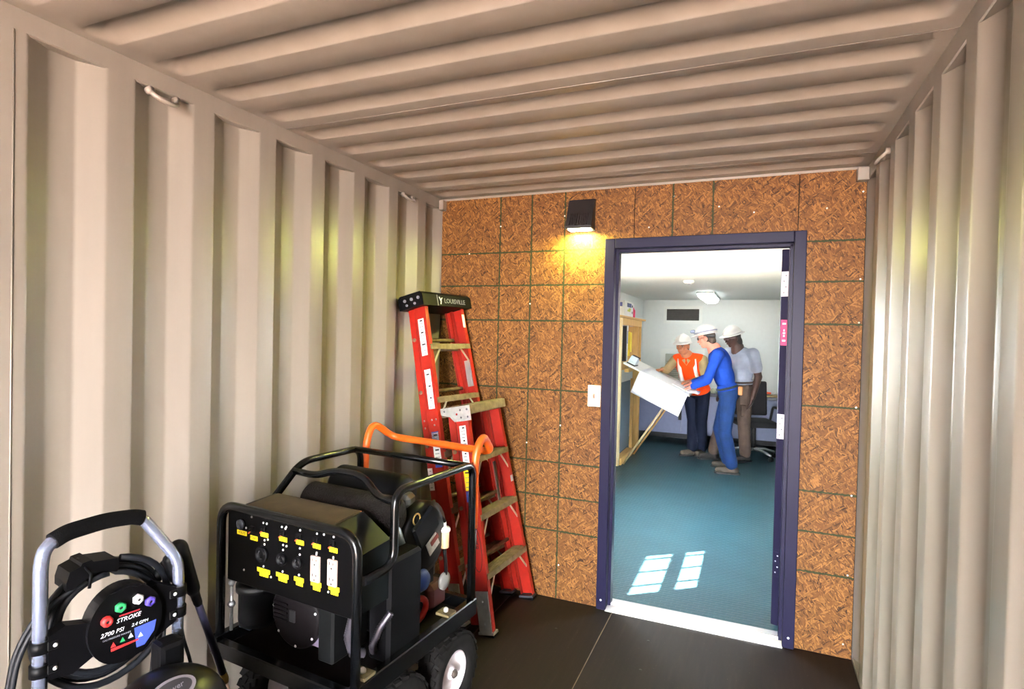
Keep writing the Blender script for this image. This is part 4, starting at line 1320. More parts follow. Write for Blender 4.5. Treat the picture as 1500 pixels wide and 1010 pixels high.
b = MB(); b.bx(wxb(0.72) - 0.034, wxb(0.72) - 0.006, -0.0016, -0.0004, 0.70, 0.735); b.build('small_label', mat('pale_blue_label', srgb(170, 184, 214), 0.5), lb_)
b = MB(); b.bx(0.06, 0.085, 0.03, 0.036, 0.62, 0.84); b.build('spreader', mat('dark_spreader', srgb(70, 66, 66), 0.5, 0.4), lb_)
# oval maker's emblem and hazard bars printed on the near rail
z0 = 0.44
rail = MB()
pts = []
for k in range(24):
    t = 2 * PI * k / 24
    z = z0 + 0.115 * math.sin(t)
    pts.append(Vector((-wxb(z) - 0.0010, 0.041 + 0.029 * math.cos(t), z)))
rail.tube(pts, 0.0018, 6, close=True)
em = rail.build('emblem', INK, lb_)
text('maker_name', 'WERNER', 0.036, INK, lb_, (-wxb(z0) - 0.0012, 0.041, z0), (sl, 0, -1), (0, -1, 0))
for k in range(3):
    z = 0.19 + k * 0.042
    b = MB()
    r0 = [Vector((-wxb(z + q) - 0.0012, y, z + q)) for y, q in ((0.012, 0.0), (0.066, 0.008), (0.066, 0.034), (0.012, 0.026))]
    r1 = [p + Vector((0.0008, 0, 0)) for p in r0]
    b.ring_loft([r0, r1]); b.build('hazard_bar', INK, lb_)
# ================================================================== GENERATOR ON ITS CART
gen = thing('generator', 'large black portable generator on a wheeled cart with orange handle', 'generator', (0.724, -1.738, 0.0), math.radians(-4.8))
GX = Matrix.Translation((0, 0, 0.040)) @ Matrix.Diagonal((0.974, 0.974, 0.974, 1))
def gp(mb, name, m=BLACK, parent=None, smooth=False):
    return mb.build(name, m, gen if parent is None else parent, xf=GX, smooth=smooth)
XL = -0.668
# tubular frame
b = MB(); b.tube([(0, 0, 0.33), (0, 0, 0.885), (XL, 0, 0.885), (XL, 0, 0.33)], 0.0165, 12, 0.075, 7); gp(b, 'front_hoop')
b = MB(); b.tube([(0, 0.03, 0.728), (0, 0.183, 0.730), (0, 0.183, 0.985), (0, 0.70, 0.985), (0, 0.705, 0.38)], 0.0155, 12, 0.06, 6); gp(b, 'side_hoop')
b = MB(); b.tube([(XL + 0.04, 0.12, 0.80), (XL + 0.04, 0.20, 0.86), (XL + 0.04, 0.34, 0.985), (XL + 0.04, 0.70, 0.985), (XL + 0.04, 0.705, 0.38)], 0.0155, 12, 0.06, 6); gp(b, 'side_hoop')
b = MB(); b.tube([(XL + 0.04, 0.66, 0.985), (0.0, 0.66, 0.985)], 0.0145, 10); gp(b, 'cross_bar')
b = MB(); b.tube([(XL + 0.04, 0.30, 0.955), (-0.50, 0.30, 0.95), (-0.40, 0.30, 0.985), (-0.25, 0.30, 0.985), (-0.14, 0.26, 0.925), (0.0, 0.20, 0.945)], 0.0145, 10, 0.06, 5); gp(b, 'lifting_bar')
# base tray
b = MB(); b.bx(-0.018, 0.016, -0.03, 0.735, 0.325, 0.398, 0.004); gp(b, 'base_rail')
b = MB(); b.bx(XL - 0.016, XL + 0.018, -0.03, 0.735, 0.325, 0.398, 0.004); gp(b, 'base_rail')
b = MB(); b.bx(XL + 0.019, -0.019, -0.03, 0.01, 0.325, 0.38, 0.004); gp(b, 'base_rail')
b = MB(); b.bx(XL + 0.019, -0.019, 0.70, 0.735, 0.325, 0.398, 0.004); gp(b, 'base_rail')
b = MB(); b.bx(XL + 0.0185, -0.0185, 0.011, 0.699, 0.330, 0.352); gp(b, 'base_plate', mat('dusty_black', srgb(13, 8, 7), 0.75, var=0.4, nscale=14, spec=0.1))
for y in (0.03, 0.52):
    b = MB(); b.bx(-0.05, 0.012, y, y + 0.055, 0.398, 0.408); gp(b, 'mount_foot', mat('rusty_olive', srgb(86, 74, 46), 0.7, var=0.4, nscale=40))
    b = MB(); b.lathe([(0.011, 0.408), (0.011, 0.418), (0.005, 0.424)], (-0.02, y + 0.028, 0), 'Z', 8); gp(b, 'mount_bolt', SCREW)
# control panel and the housing behind it
b = MB(); b.bx(XL + 0.02, -0.018, 0.012, 0.024, 0.600, 0.868, 0.003); cp = gp(b, 'control_panel', mat('panel_black', srgb(4, 4, 5), 0.45, var=0.15, spec=0.08))
HT = mat('dusty_top', srgb(64, 50, 32), 0.6, var=0.3, nscale=20)
b = MB()
prof0 = [(0.025, 0.60), (0.025, 0.872), (0.20, 0.885), (0.235, 0.80), (0.235, 0.60)]
rings = [[Vector((x, y, z - dz * (1 if z > 0.7 else 0))) for y, z in prof0] for x, dz in ((XL + 0.05, 0.0), (-0.155, 0.0), (-0.03, 0.075))]
b.ring_loft(rings)
for f in b.bm.faces: f.smooth = False
hs = gp(b, 'housing', mat('housing_teal', srgb(12, 17, 20), 0.5, var=0.12, spec=0.2))
b = MB(); b.box((-0.375, 0.112, 0.8830), (0.43, 0.155, 0.006), Euler((math.atan(0.013 / 0.175), 0, 0)).to_matrix()); gp(b, 'top_plate', HT)
b = MB(); b.box((-0.375, 0.190, 0.8885), (0.43, 0.006, 0.003), Euler((0.07, 0, 0)).to_matrix()); gp(b, 'orange_stripe', mat('rust_stripe', srgb(190, 92, 48), 0.6), hs)
b = MB(); b.box((-0.375, 0.038, 0.8785), (0.43, 0.005, 0.004), Euler((0.07, 0, 0)).to_matrix()); gp(b, 'painted_highlight', mat('painted_highlight', srgb(190, 182, 160), 0.5), hs)  # highlight on the front top edge, painted as a pale strip
def plate(x, z, w, h, m, name, y=0.0118, t=0.0012):
    b = MB(); b.bx(x - w / 2, x + w / 2, y - t, y, z - h / 2, z + h / 2); return gp(b, name, m, cp)
def gtext(body, x, z, size, y=0.0103, m=INK):
    me = text_mesh(body, size, 0.0002); me.materials.clear()
    me.transform(GX @ Matrix.Translation((x, y, z)) @ Matrix.Rotation(PI / 2, 4, 'X'))
    return put('lettering', me, m, cp)
for (x, z, w) in ((-0.568, 0.79, 0.052), (-0.503, 0.782, 0.038), (-0.448, 0.804, 0.04), (-0.352, 0.806, 0.038), (-0.27, 0.81, 0.036), (-0.191, 0.812, 0.036), (-0.115, 0.814, 0.036)):
    plate(x, z, w, 0.016, YELLOW, 'yellow_label')
for (x, t_) in ((-0.568, 'VOLTS'), (-0.503, 'START'), (-0.448, '50A'), (-0.352, '30A'), (-0.27, '30A'), (-0.191, '20A'), (-0.115, '20A')):
    gtext(t_, x, {-0.568: 0.79, -0.503: 0.782, -0.448: 0.804, -0.352: 0.806, -0.27: 0.81, -0.191: 0.812, -0.115: 0.814}[x], 0.013)
for (x, z, w, l2) in ((-0.45, 0.668, 0.066, '50A'), (-0.354, 0.671, 0.062, '30A'), (-0.272, 0.675, 0.046, '30A'), (-0.191, 0.677, 0.048, '20A'), (-0.11, 0.68, 0.048, '20A')):
    plate(x, z + 0.006, w, 0.015, YELLOW, 'yellow_label'); plate(x + 0.003, z - 0.008, w * 0.68, 0.014, YELLOW, 'yellow_label')
    gtext('120 VOLT' if l2 == '20A' else '120/240', x, z + 0.006, 0.0095); gtext(l2, x + 0.003, z - 0.008, 0.011)
for (x, z, r) in ((-0.454, 0.733, 0.030), (-0.354, 0.736, 0.022), (-0.275, 0.739, 0.021)):
    b = MB(); b.lathe([(r, 0.012), (r, 0.002), (r * 0.85, -0.002), (r * 0.8, 0.004), (0.001, 0.005)], (x, 0, z), 'Y', 22); rc = gp(b, 'round_receptacle', DULL, cp)
    for k in range(3):
        a = 2 * PI * k / 3 + 0.5
        b = MB(); b.box((x + r * 0.5 * math.cos(a), 0.0035, z + r * 0.5 * math.sin(a)), (0.003, 0.002, 0.010), Euler((0, -a, 0)).to_matrix()); gp(b, 'slot', mat('slot_grey', srgb(58, 58, 60), 0.5), rc)
for (x, z) in ((-0.193, 0.735), (-0.116, 0.738)):
    b = MB(); b.box((x, 0.009, z), (0.040, 0.010, 0.088), None, 0.002); rc = gp(b, 'duplex_receptacle', mat('ivory', srgb(186, 160, 150), 0.4, var=0.02), cp)
    for dz in (-0.026, 0.026):
        for (dx, h_) in ((-0.008, 0.010), (0.008, 0.008)):
            b = MB(); b.box((x + dx, 0.0037, z + dz + 0.006), (0.0032, 0.001, h_)); gp(b, 'slot', INK, rc)
        b = MB(); b.sphere((x, 0.0037, z + dz - 0.010), (0.0036, 0.001, 0.0036), 8, 6); gp(b, 'slot', INK, rc)
for (x, z) in ((-0.447, 0.828), (-0.350, 0.830), (-0.27, 0.833), (-0.191, 0.836), (-0.115, 0.838), (-0.508, 0.816)):
    b = MB(); b.box((x, 0.006, z), (0.022, 0.012, 0.020), None, 0.002); b.box((x, -0.002, z - 0.002), (0.007, 0.012, 0.007), None, 0.001); gp(b, 'breaker', DULL, cp)
    b = MB(); b.box((x - 0.006, 0.0, z - 0.012), (0.012, 0.004, 0.004), Euler((0, -0.7, 0)).to_matrix()); gp(b, 'breaker_mark', mat('mark_red', srgb(200, 80, 40), 0.5), cp)
b = MB(); b.lathe([(0.020, 0.012), (0.020, 0.002), (0.017, 0.0), (0.001, 0.0)], (-0.569, 0, 0.822), 'Y', 18); gp(b, 'meter', mat('meter_glass', srgb(40, 42, 46), 0.15), cp)
for (x, z) in ((-0.517, 0.857), (-0.159, 0.858), (-0.554, 0.655), (-0.411, 0.659), (-0.135, 0.669), (-0.338, 0.852), (-0.592, 0.818), (-0.546, 0.812), (-0.455, 0.846), (-0.437, 0.846), (-0.36, 0.848), (-0.342, 0.845),
               (-0.27, 0.852), (-0.191, 0.855), (-0.115, 0.858), (-0.447, 0.785), (-0.43, 0.79), (-0.352, 0.786), (-0.335, 0.785), (-0.27, 0.79), (-0.191, 0.79), (-0.115, 0.79), (-0.447, 0.77), (-0.352, 0.768), (-0.27, 0.768), (-0.192, 0.784), (-0.115, 0.786), (-0.45, 0.69), (-0.352, 0.692), (-0.272, 0.697)):
    b = MB(); b.sphere((x, 0.0115, z), (0.0042, 0.003, 0.0042), 8, 6); gp(b, 'screw', SCREW, cp)
# alternator end below the panel
LAV = mat('lavender_plate', srgb(130, 116, 140), 0.5, 0.2, var=0.08)
b = MB(); b.prism([(-0.44, 0.42), (-0.215, 0.42), (-0.215, 0.63), (-0.30, 0.648), (-0.40, 0.648), (-0.44, 0.60)], 0.078, 0.092, 'Y'); gp(b, 'end_bracket', LAV)
b = MB(); b.cyl((-0.345, 0.09, 0.515), (-0.345, 0.30, 0.515), 0.125, 28); gp(b, 'alternator', DULL)
PD = mat('end_cover', srgb(14, 10, 12), 0.6, var=0.25, nscale=12, spec=0.12)
b = MB(); b.lathe([(0.118, 0.078), (0.118, 0.066), (0.108, 0.060), (0.03, 0.056), (0.001, 0.056)], (-0.345, 0, 0.515), 'Y', 36); ac = gp(b, 'end_cover', PD)
b = MB(); b.bx(-0.362, -0.334, 0.050, 0.0575, 0.495, 0.538, 0.002); gp(b, 'end_cap', INK, ac)
for k in range(7):
    a = 0.3 + 2 * PI * k / 7
    b = MB(); b.sphere((-0.345 + 0.107 * math.cos(a), 0.060, 0.515 + 0.107 * math.sin(a)), (0.005, 0.004, 0.005), 8, 6); gp(b, 'bolt', SCREW, ac)
for z in (0.49, 0.505, 0.52, 0.535, 0.55):
    b = MB(); b.bx(-0.445, -0.375, 0.052, 0.058, z - 0.003, z + 0.003); gp(b, 'vent_rib', PD, ac)
b = MB(); b.bx(-0.212, -0.140, 0.04, 0.22, 0.40, 0.625, 0.008); gp(b, 'junction_box', mat('box_black', srgb(11, 12, 13), 0.55, var=0.2, spec=0.12))
FLEX = mat('flex_hose', srgb(70, 66, 74), 0.35, 0.5, var=0.2)
def flex(pts, r, name='flexible_conduit'):
    P = []
    for i in range(len(pts) - 1):
        a_, b_ = Vector(pts[i]), Vector(pts[i + 1])
        n_ = max(2, int((b_ - a_).length / 0.004))
        P += [a_ + (b_ - a_) * k / n_ for k in range(n_)]
    rr = [r if (i // 1) % 2 else r * 0.78 for i in range(len(P))]
    b = MB(); b.tube(P, rr, 9); return gp(b, name, FLEX)
flex([(-0.085, 0.10, 0.60), (-0.100, 0.09, 0.55), (-0.112, 0.085, 0.49), (-0.105, 0.10, 0.43), (-0.085, 0.14, 0.415)], 0.017)
flex([(-0.02, 0.20, 0.55), (-0.045, 0.17, 0.50), (-0.06, 0.15, 0.44), (-0.07, 0.17, 0.41)], 0.014)
b = MB(); b.lathe([(0.066, 0.42), (0.070, 0.44), (0.070, 0.545), (0.080, 0.55), (0.080, 0.572), (0.060, 0.585), (0.001, 0.588)], (-0.585, 0.10, 0), 'Z', 26); fc = gp(b, 'air_cleaner', mat('cleaner_black', srgb(9, 10, 14), 0.45, var=0.2))
b = MB(); b.cyl((-0.645, 0.03, 0.40), (-0.645, 0.03, 0.585), 0.006, 8); b.sphere((-0.645, 0.03, 0.50), 0.014, 10, 8); b.sphere((-0.645, 0.03, 0.58), 0.012, 10, 8); gp(b, 'tie_rod', STEEL)
b = MB(); b.prism([(-0.64, 0.40), (-0.58, 0.40), (-0.58, 0.46), (-0.61, 0.475), (-0.64, 0.455)], 0.06, 0.075, 'Y'); gp(b, 'steel_bracket', mat('grey_blue_steel', srgb(120, 126, 150), 0.4, 0.4, var=0.1))
b = MB(); b.bx(-0.12, -0.022, 0.19, 0.385, 0.36, 0.728, 0.012); gp(b, 'battery_box', mat('box_black2', srgb(6, 6, 8), 0.55, var=0.2, spec=0.12))
# engine
ENG = mat('engine_black', srgb(14, 15, 17), 0.42, 0.1, var=0.3, nscale=22, spec=0.25)
b = MB(); b.bx(-0.50, -0.15, 0.33, 0.66, 0.352, 0.66, 0.02); gp(b, 'engine_block', ENG)
for sx, ry in ((-0.44, -0.6), (-0.22, 0.6)):
    for k in range(7):
        b = MB(); c = Vector((sx, 0.49, 0.70)) + Euler((0, ry, 0)).to_matrix() @ Vector((0, 0, -0.06 + k * 0.022)); b.box(c, (0.15, 0.20, 0.008), Euler((0, ry, 0)).to_matrix(), 0.003); gp(b, 'cylinder_fin', ENG)
b = MB(); b.lathe([(0.001, 0.0), (0.13, 0.0), (0.145, 0.02), (0.15, 0.09), (0.12, 0.10), (0.001, 0.10)], (-0.20, 0.52, 0.70), 'X', 26); gp(b, 'fan_shroud', mat('shroud_black', srgb(7, 8, 11), 0.4, var=0.15, spec=0.2))
b = MB(); b.box((-0.095, 0.50, 0.755), (0.02, 0.15, 0.11), Euler((0.5, 0, 0)).to_matrix(), 0.008); gp(b, 'starter_cover', mat('shroud_grey', srgb(18, 20, 24), 0.4, var=0.15, spec=0.2))
b = MB(); b.box((-0.090, 0.545, 0.672), (0.004, 0.075, 0.060), Euler((0.5, 0, 0)).to_matrix()); gp(b, 'silver_label', mat('foil_label', srgb(198, 196, 192), 0.3, 0.3, var=0.15, nscale=60))
b = MB(); b.box((-0.088, 0.553, 0.688), (0.005, 0.055, 0.020), Euler((0.5, 0, 0)).to_matrix()); gp(b, 'red_label', mat('dull_red', srgb(120, 50, 44), 0.5))
b = MB(); b.tube([(-0.10, 0.445 + 0.022 * math.cos(t), 0.80 + 0.022 * math.sin(t)) for t in [2 * PI * k / 16 for k in range(16)]], 0.0035, 6, close=True); gp(b, 'pull_ring', BRASS)
MUF = mat('perforated_guard', srgb(20, 15, 13), 0.7, 0.0, spec=0.15, var=0.5, nscale=160, bump=0.8, bscale=160)
b = MB(); b.lathe([(0.001, -0.24), (0.055, -0.24), (0.075, -0.22), (0.075, 0.20), (0.055, 0.22), (0.001, 0.22)], (-0.32, 0.325, 0.84), 'X', 26); gp(b, 'muffler', MUF)
b = MB(); b.lathe([(0.001, -0.19), (0.07, -0.19), (0.085, -0.17), (0.085, 0.17), (0.07, 0.19), (0.001, 0.19)], (-0.40, 0.52, 0.86), 'X', 26); gp(b, 'air_filter_cover', DULL)
b = MB(); b.tube([(-0.21, 0.36, 0.83), (-0.13, 0.33, 0.80), (-0.10, 0.33, 0.73)], 0.030, 14, 0.03); gp(b, 'exhaust_elbow', mat('exhaust_grey', srgb(120, 130, 132), 0.4, 0.5, var=0.2))
b = MB(); b.box((-0.15, 0.43, 0.875), (0.07, 0.085, 0.05), Euler((0, 0, 0.3)).to_matrix(), 0.015); gp(b, 'coil_cover', mat('coil_grey', srgb(78, 80, 80), 0.4, var=0.15))
b = MB(); b.lathe([(0.001, 0.0), (0.042, 0.0), (0.046, 0.01), (0.046, 0.075), (0.035, 0.09), (0.001, 0.09)], (-0.17, 0.485, 0.54), 'X', 22); gp(b, 'oil_filter', mat('filter_blue', srgb(36, 62, 118), 0.35, var=0.15))
b = MB(); b.tube([(-0.115 + 0.0 * t, 0.475 + 0.065 * math.cos(t), 0.415 + 0.045 * math.sin(t)) for t in [-2.3 + 4.2 * k / 16 for k in range(17)]], 0.013, 10); gp(b, 'battery_cable', mat('cable_red', srgb(176, 44, 36), 0.45, var=0.15))
b = MB(); b.lathe([(0.001, 0.0), (0.036, 0.0), (0.038, 0.012), (0.022, 0.016), (0.001, 0.017)], (-0.11, 0.655, 0.475), 'X', 22); gp(b, 'fuel_cap', mat('pale_cap', srgb(140, 140, 138), 0.35, 0.3, var=0.1))
b = MB(); b.bx(-0.20, -0.115, 0.58, 0.70, 0.36, 0.47, 0.02); gp(b, 'fuel_pump', mat('pump_maroon', srgb(70, 32, 30), 0.5, var=0.2))
b = MB(); b.cyl((-0.10, 0.645, 0.625), (-0.10, 0.645, 0.695), 0.021, 14); ff_ = gp(b, 'fuel_filter', mat('amber_filter', srgb(206, 178, 132), 0.25, var=0.1))
b = MB(); b.lathe([(0.025, 0.695), (0.026, 0.705), (0.020, 0.712), (0.007, 0.715), (0.007, 0.735)], (-0.10, 0.645, 0), 'Z', 14); gp(b, 'filter_cap', PAPER, ff_)
b = MB(); b.tube([(-0.10, 0.645, 0.735), (-0.12, 0.60, 0.80), (-0.18, 0.55, 0.82)], 0.008, 8, 0.04); gp(b, 'fuel_line', DULL)
b = MB(); b.tube([(-0.10, 0.645, 0.625), (-0.095, 0.65, 0.56), (-0.10, 0.665, 0.50), (-0.13, 0.63, 0.42)], 0.008, 8, 0.04); gp(b, 'fuel_line', DULL)
# orange cart handle at the far end
b = MB(); b.tube([(-0.008, 0.732, 0.70), (-0.008, 0.732, 1.02), (0.0, 0.78, 1.10), (-0.02, 0.90, 1.00), (-0.60, 0.90, 1.012), (-0.625, 0.78, 1.10), (-0.625, 0.732, 1.0), (-0.625, 0.732, 0.62)], 0.0175, 12, 0.055, 6); gp(b, 'cart_handle', ORANGE)
b = MB(); b.tube([(-0.008, 0.732, 0.37), (-0.008, 0.732, 0.705)], 0.013, 10); gp(b, 'handle_post'); b = MB(); b.tube([(-0.625, 0.732, 0.37), (-0.625, 0.732, 0.625)], 0.013, 10); gp(b, 'handle_post')
# wheels: treaded tyre, white rim, hub
TR = 0.165
def tyre_mesh():
    b = MB()
    prof = [(0.088, -0.034), (0.100, -0.045), (0.125, -0.052), (0.145, -0.050), (0.156, -0.040), (0.160, -0.02), (0.160, 0.02), (0.156, 0.040), (0.145, 0.050), (0.125, 0.052), (0.100, 0.045), (0.088, 0.034)]
    rings = []
    for k in range(36):
        a = 2 * PI * k / 36
        rings.append([Vector((h, r * math.cos(a), r * math.sin(a))) for r, h in prof])
    b.ring_loft(rings, close=True)
    n = 26
    for row, (x, w, dz) in enumerate(((-0.036, 0.021, -0.004), (-0.012, 0.021, 0.0), (0.012, 0.021, 0.0), (0.036, 0.021, -0.004))):
        for k in range(n):
            a = 2 * PI * (k + (0.5 if row % 2 else 0.0)) / n
            R = Matrix.Rotation(a, 3, 'X')
            r = TR - 0.004 + dz
            b.box(R @ Vector((x, 0, r)), (w, 0.026, 0.010), R @ Euler((0, (-0.25 if row == 0 else 0.25 if row == 3 else 0) * -1, (0.3 if row < 2 else -0.3))).to_matrix())
    me = b.mesh('tyre'); me.materials.append(RUBBERB)
    return me
def rim_mesh():
    b = MB()
    b.lathe([(0.001, -0.03), (0.086, -0.034), (0.092, -0.030), (0.092, 0.032), (0.086, 0.036), (0.078, 0.030), (0.068, 0.012), (0.040, 0.008), (0.026, 0.012), (0.024, 0.030), (0.001, 0.032)], (0, 0, 0), 'X', 32)
    me = b.mesh('rim'); me.materials.append(mat('rim_white', srgb(226, 216, 220), 0.4, var=0.08, nscale=20))
    return me
def hub_mesh():
    b = MB(); b.lathe([(0.001, 0.028), (0.017, 0.028), (0.017, 0.040), (0.010, 0.046), (0.001, 0.047)], (0, 0, 0), 'X', 6)
    me = b.mesh('axle_nut'); me.materials.append(mat('hub_dark', srgb(60, 50, 44), 0.5, 0.4))
    return me
tm, rm, hm = tyre_mesh(), rim_mesh(), hub_mesh()
for (x, y, flip) in ((-0.038, 0.580, 0), (-0.038, 0.232, 0), (-0.60, 0.580, 1), (-0.60, 0.232, 1)):
    w = put('wheel', tm, RUBBERB, gen); w.location = (x, y, TR + 0.002); w.rotation_euler = (0, 0, PI if flip else 0)
    put('rim', rm, None, w); put('axle_nut', hm, None, w)
for y in (0.580, 0.232):
    b = MB(); b.cyl((-0.60, y, TR + 0.002), (-0.035, y, TR + 0.002), 0.011, 10); b.build('axle', BLACK, gen)
    for x in (-0.125, -0.51):
        b = MB(); b.bx(x - 0.012, x + 0.012, y - 0.03, y + 0.03, TR - 0.015, 0.36); b.build('axle_bracket', BLACK, gen)
# ================================================================== PRESSURE WASHER
pw = thing('pressure_washer', 'black pressure washer with silver tube handle by the left wall', 'pressure washer', (0.308, -2.386, 0.0), math.atan2(0.979, 0.204))
UW = 0.3135
b = MB(); b.tube([(0, 0, 0.13), (0, 0, 0.965), (0.008, 0.006, 1.008), (0.055, 0.022, 1.030), (0.150, 0.036, 1.034), (0.235, 0.046, 1.022), (0.268, 0.030, 0.965), (UW, 0.0, 0.888), (UW, 0, 0.13)], 0.0152, 14, 0.035, 5); b.build('tube_handle', CHROME, pw)
b = MB(); b.tube([(0.026, 0.013, 1.018), (0.058, 0.0222, 1.0295), (0.150, 0.036, 1.0335), (0.215, 0.0435, 1.025), (0.236, 0.043, 1.017)], 0.0205, 14, 0.03, 4); b.build('foam_grip', FOAM, pw)
# clamps
for (u, zs) in ((0.0, (0.778, 0.722)), (UW, (0.802, 0.744))):
    for z in zs:
        b = MB(); b.cyl((u, 0, z - 0.014), (u, 0, z + 0.014), 0.021, 14); b.box((u + (0.020 if u == 0 else -0.020), -0.004, z), (0.026, 0.032, 0.026), None, 0.004); c_ = b.build('clamp', DULL, pw)
        b = MB(); b.sphere((u + (0.024 if u == 0 else -0.018), -0.021, z), (0.005, 0.003, 0.005), 8, 6); b.build('screw', SCREW, c_)
# plastic hose hanger: two arms and the round label panel
HB = mat('hanger_plastic', srgb(5, 5, 7), 0.5, var=0.2, spec=0.1)
b = MB(); b.prism([(0.012, 0.698), (0.012, 0.800), (0.045, 0.815), (0.10, 0.800), (0.115, 0.72), (0.06, 0.690)], -0.018, 0.016, 'Y'); b.build('hanger_arm', HB, pw)
b = MB(); b.prism([(0.300, 0.725), (0.300, 0.820), (0.250, 0.848), (0.215, 0.830), (0.215, 0.735), (0.25, 0.700)], -0.018, 0.016, 'Y'); b.build('hanger_arm', HB, pw)
PC = (0.172, 0.772)
b = MB()
ring = [(PC[0] + 0.086 * math.cos(t), PC[1] + 0.100 * math.sin(t)) for t in [2 * PI * k / 40 for k in range(40)]]
b.prism(ring, -0.030, 0.018, 'Y'); bmesh.ops.bevel(b.bm, geom=[e for e in b.bm.edges if all(v.co.y < -0.029 for v in e.verts)], offset=0.006, segments=2, affect='EDGES')
pn = b.build('label_panel', mat('panel_face', srgb(5, 5, 7), 0.35, var=0.1, spec=0.2), pw)
YF = -0.0302
def wtext(body, u, z, size, m, shear=0.25):
    me = text_mesh(body, size, 0.0002, shear); me.materials.clear()
    me.transform(Matrix.Translation((u, YF - 0.0003, z)) @ Matrix.Rotation(PI / 2, 4, 'X'))
    return put('lettering', me, m, pn)
wtext('STROKE', 0.176, 0.786, 0.0155, WHITEINK)
wtext('2700 PSI', 0.139, 0.7615, 0.0150, WHITEINK)
wtext('2.4 GPM', 0.203, 0.7625, 0.0112, WHITEINK)
wtext('GAS PRESSURE WASHER', 0.150, 0.748, 0.006, GREYINK, 0.1)
b = MB(); b.bx(0.155, 0.203, YF - 0.0006, YF, 0.796, 0.800); b.build('red_bar', mat('dark_red_print', srgb(130, 24, 34), 0.5), pn)
b = MB(); b.prism([(0.190, 0.753), (0.243, 0.756), (0.238, 0.728), (0.215, 0.700), (0.196, 0.700)], YF - 0.0006, YF, 'Y'); b.build('blue_patch', BLUEINK, pn)
b = MB(); b.prism([(0.137, 0.714), (0.200, 0.718), (0.200, 0.722), (0.137, 0.721)], YF - 0.0008, YF, 'Y'); b.build('red_bar', REDINK, pn)
for (u, z, m) in ((0.142, 0.729, REDINK), (0.163, 0.734, GREENINK), (0.182, 0.737, WHITEINK), (0.205, 0.730, WHITEINK)):
    b = MB(); b.prism([(u - 0.006, z - 0.005), (u + 0.006, z - 0.005), (u, z + 0.007)], YF - 0.0008, YF, 'Y'); b.build('warning_mark', m, pn)
for (u, z, m) in ((0.126, 0.797, REDINK), (0.156, 0.822, GREENINK), (0.197, 0.828, PAPER), (0.226, 0.812, mat('nozzle_violet', srgb(66, 52, 150), 0.5))):
    b = MB(); b.lathe([(0.0135, 0.0), (0.0135, -0.010), (0.010, -0.014), (0.0045, -0.014), (0.004, -0.004), (0.001, -0.004)], (u, YF + 0.002, z), 'Y', 6 if m is not REDINK else 10); nz_ = b.build('spray_nozzle', m, pn)
    b = MB(); b.sphere((u, YF - 0.008, z), (0.0042, 0.004, 0.0042), 8, 6); b.build('nozzle_tip', INK, nz_)
# high pressure hose coiled over the hanger
HOSE = mat('hose_rubber', srgb(17, 19, 24), 0.5, var=0.2, spec=0.25)
pts = []
rr = random.Random(5)
for lay in range(4):
    for k in range(40):
        t = 2 * PI * k / 40
        a_ = 0.118 + 0.012 * lay + 0.006 * math.sin(3 * t + lay)
        c_ = 0.125 + 0.012 * lay
        y = 0.035 + 0.012 * (lay % 3) + 0.004 * math.sin(2 * t)
        pts.append((0.155 + a_ * math.cos(PI / 2 + t), y, 0.768 + c_ * math.sin(PI / 2 + t)))
b = MB(); b.tube(pts, 0.0088, 8); b.build('pressure_hose', HOSE, pw)
for y in (0.02, 0.045):
    b = MB(); b.tube([(0.10, y, 0.895), (0.03, y + 0.01, 0.86), (-0.03, y + 0.02, 0.76), (-0.045, y + 0.02, 0.64), (-0.05 - y, y + 0.02, 0.45), (-0.06, y + 0.02, 0.25)], 0.0065, 8, 0.08, 6); b.build('pressure_hose', HOSE, pw)
b = MB(); b.prism([(0.055, 0.905), (0.062, 0.93), (0.085, 0.938), (0.088, 0.945), (0.108, 0.948), (0.112, 0.942), (0.165, 0.935), (0.172, 0.915), (0.165, 0.90), (0.115, 0.915), (0.07, 0.885), (0.055, 0.885)], 0.012, 0.09, 'Y'); b.build('hose_guide', HB, pw)
b = MB(); b.tube([(0.092, -0.02, 0.89), (0.095, -0.022, 0.925), (0.095, 0.06, 0.945)], 0.004, 6); b.build('retaining_strap', HB, pw)
# engine, pump and undercarriage
b = MB(); b.sphere((0.21, -0.16, 0.55), (0.15, 0.13, 0.125), 24, 16); b.box((0.20, -0.17, 0.40), (0.30, 0.28, 0.34), None, 0.03, 3); en = put('engine', remeshed(b, 0.012, 4), mat('engine_shroud', srgb(8, 8, 11), 0.35, var=0.15, spec=0.3), pw)
b = MB(); b.box((0.255, -0.07, 0.665), (0.065, 0.06, 0.09), None, 0.014, 2); b.build('carburettor_cover', DULL, pw, smooth=False)
# oval maker's plate on the engine top
em = bpy.data.objects.new('engine_plate', None)
def oval(rx, ry, t, z):
    b = MB(); b.prism([(rx * math.cos(a), ry * math.sin(a)) for a in [2 * PI * k / 32 for k in range(32)]], z, z + t); return b
Mo = Matrix.Translation((0.195, -0.225, 0.655)) @ Euler((0.42, -0.1, 0.05)).to_matrix().to_4x4()
o1 = oval(0.055, 0.034, 0.004, 0).build('engine_plate', mat('plate_grey', srgb(118, 112, 120), 0.4, 0.3, var=0.1), pw, xf=Mo)
oval(0.046, 0.026, 0.001, 0.004).build('plate_field', mat('plate_dark', srgb(40, 38, 42), 0.4), o1, xf=Mo)
me = text_mesh('Power', 0.020, 0.0003, 0.3); me.materials.clear(); me.transform(Mo @ Matrix.Translation((0, 0.003, 0.0055))); put('lettering', me, mat('plate_grey', None), o1)
b = MB(); b.box((0.11, -0.20, 0.655), (0.07, 0.05, 0.03), Euler((0.3, 0, 0.1)).to_matrix(), 0.004); st = b.build('sticker_pad', DULL, pw)
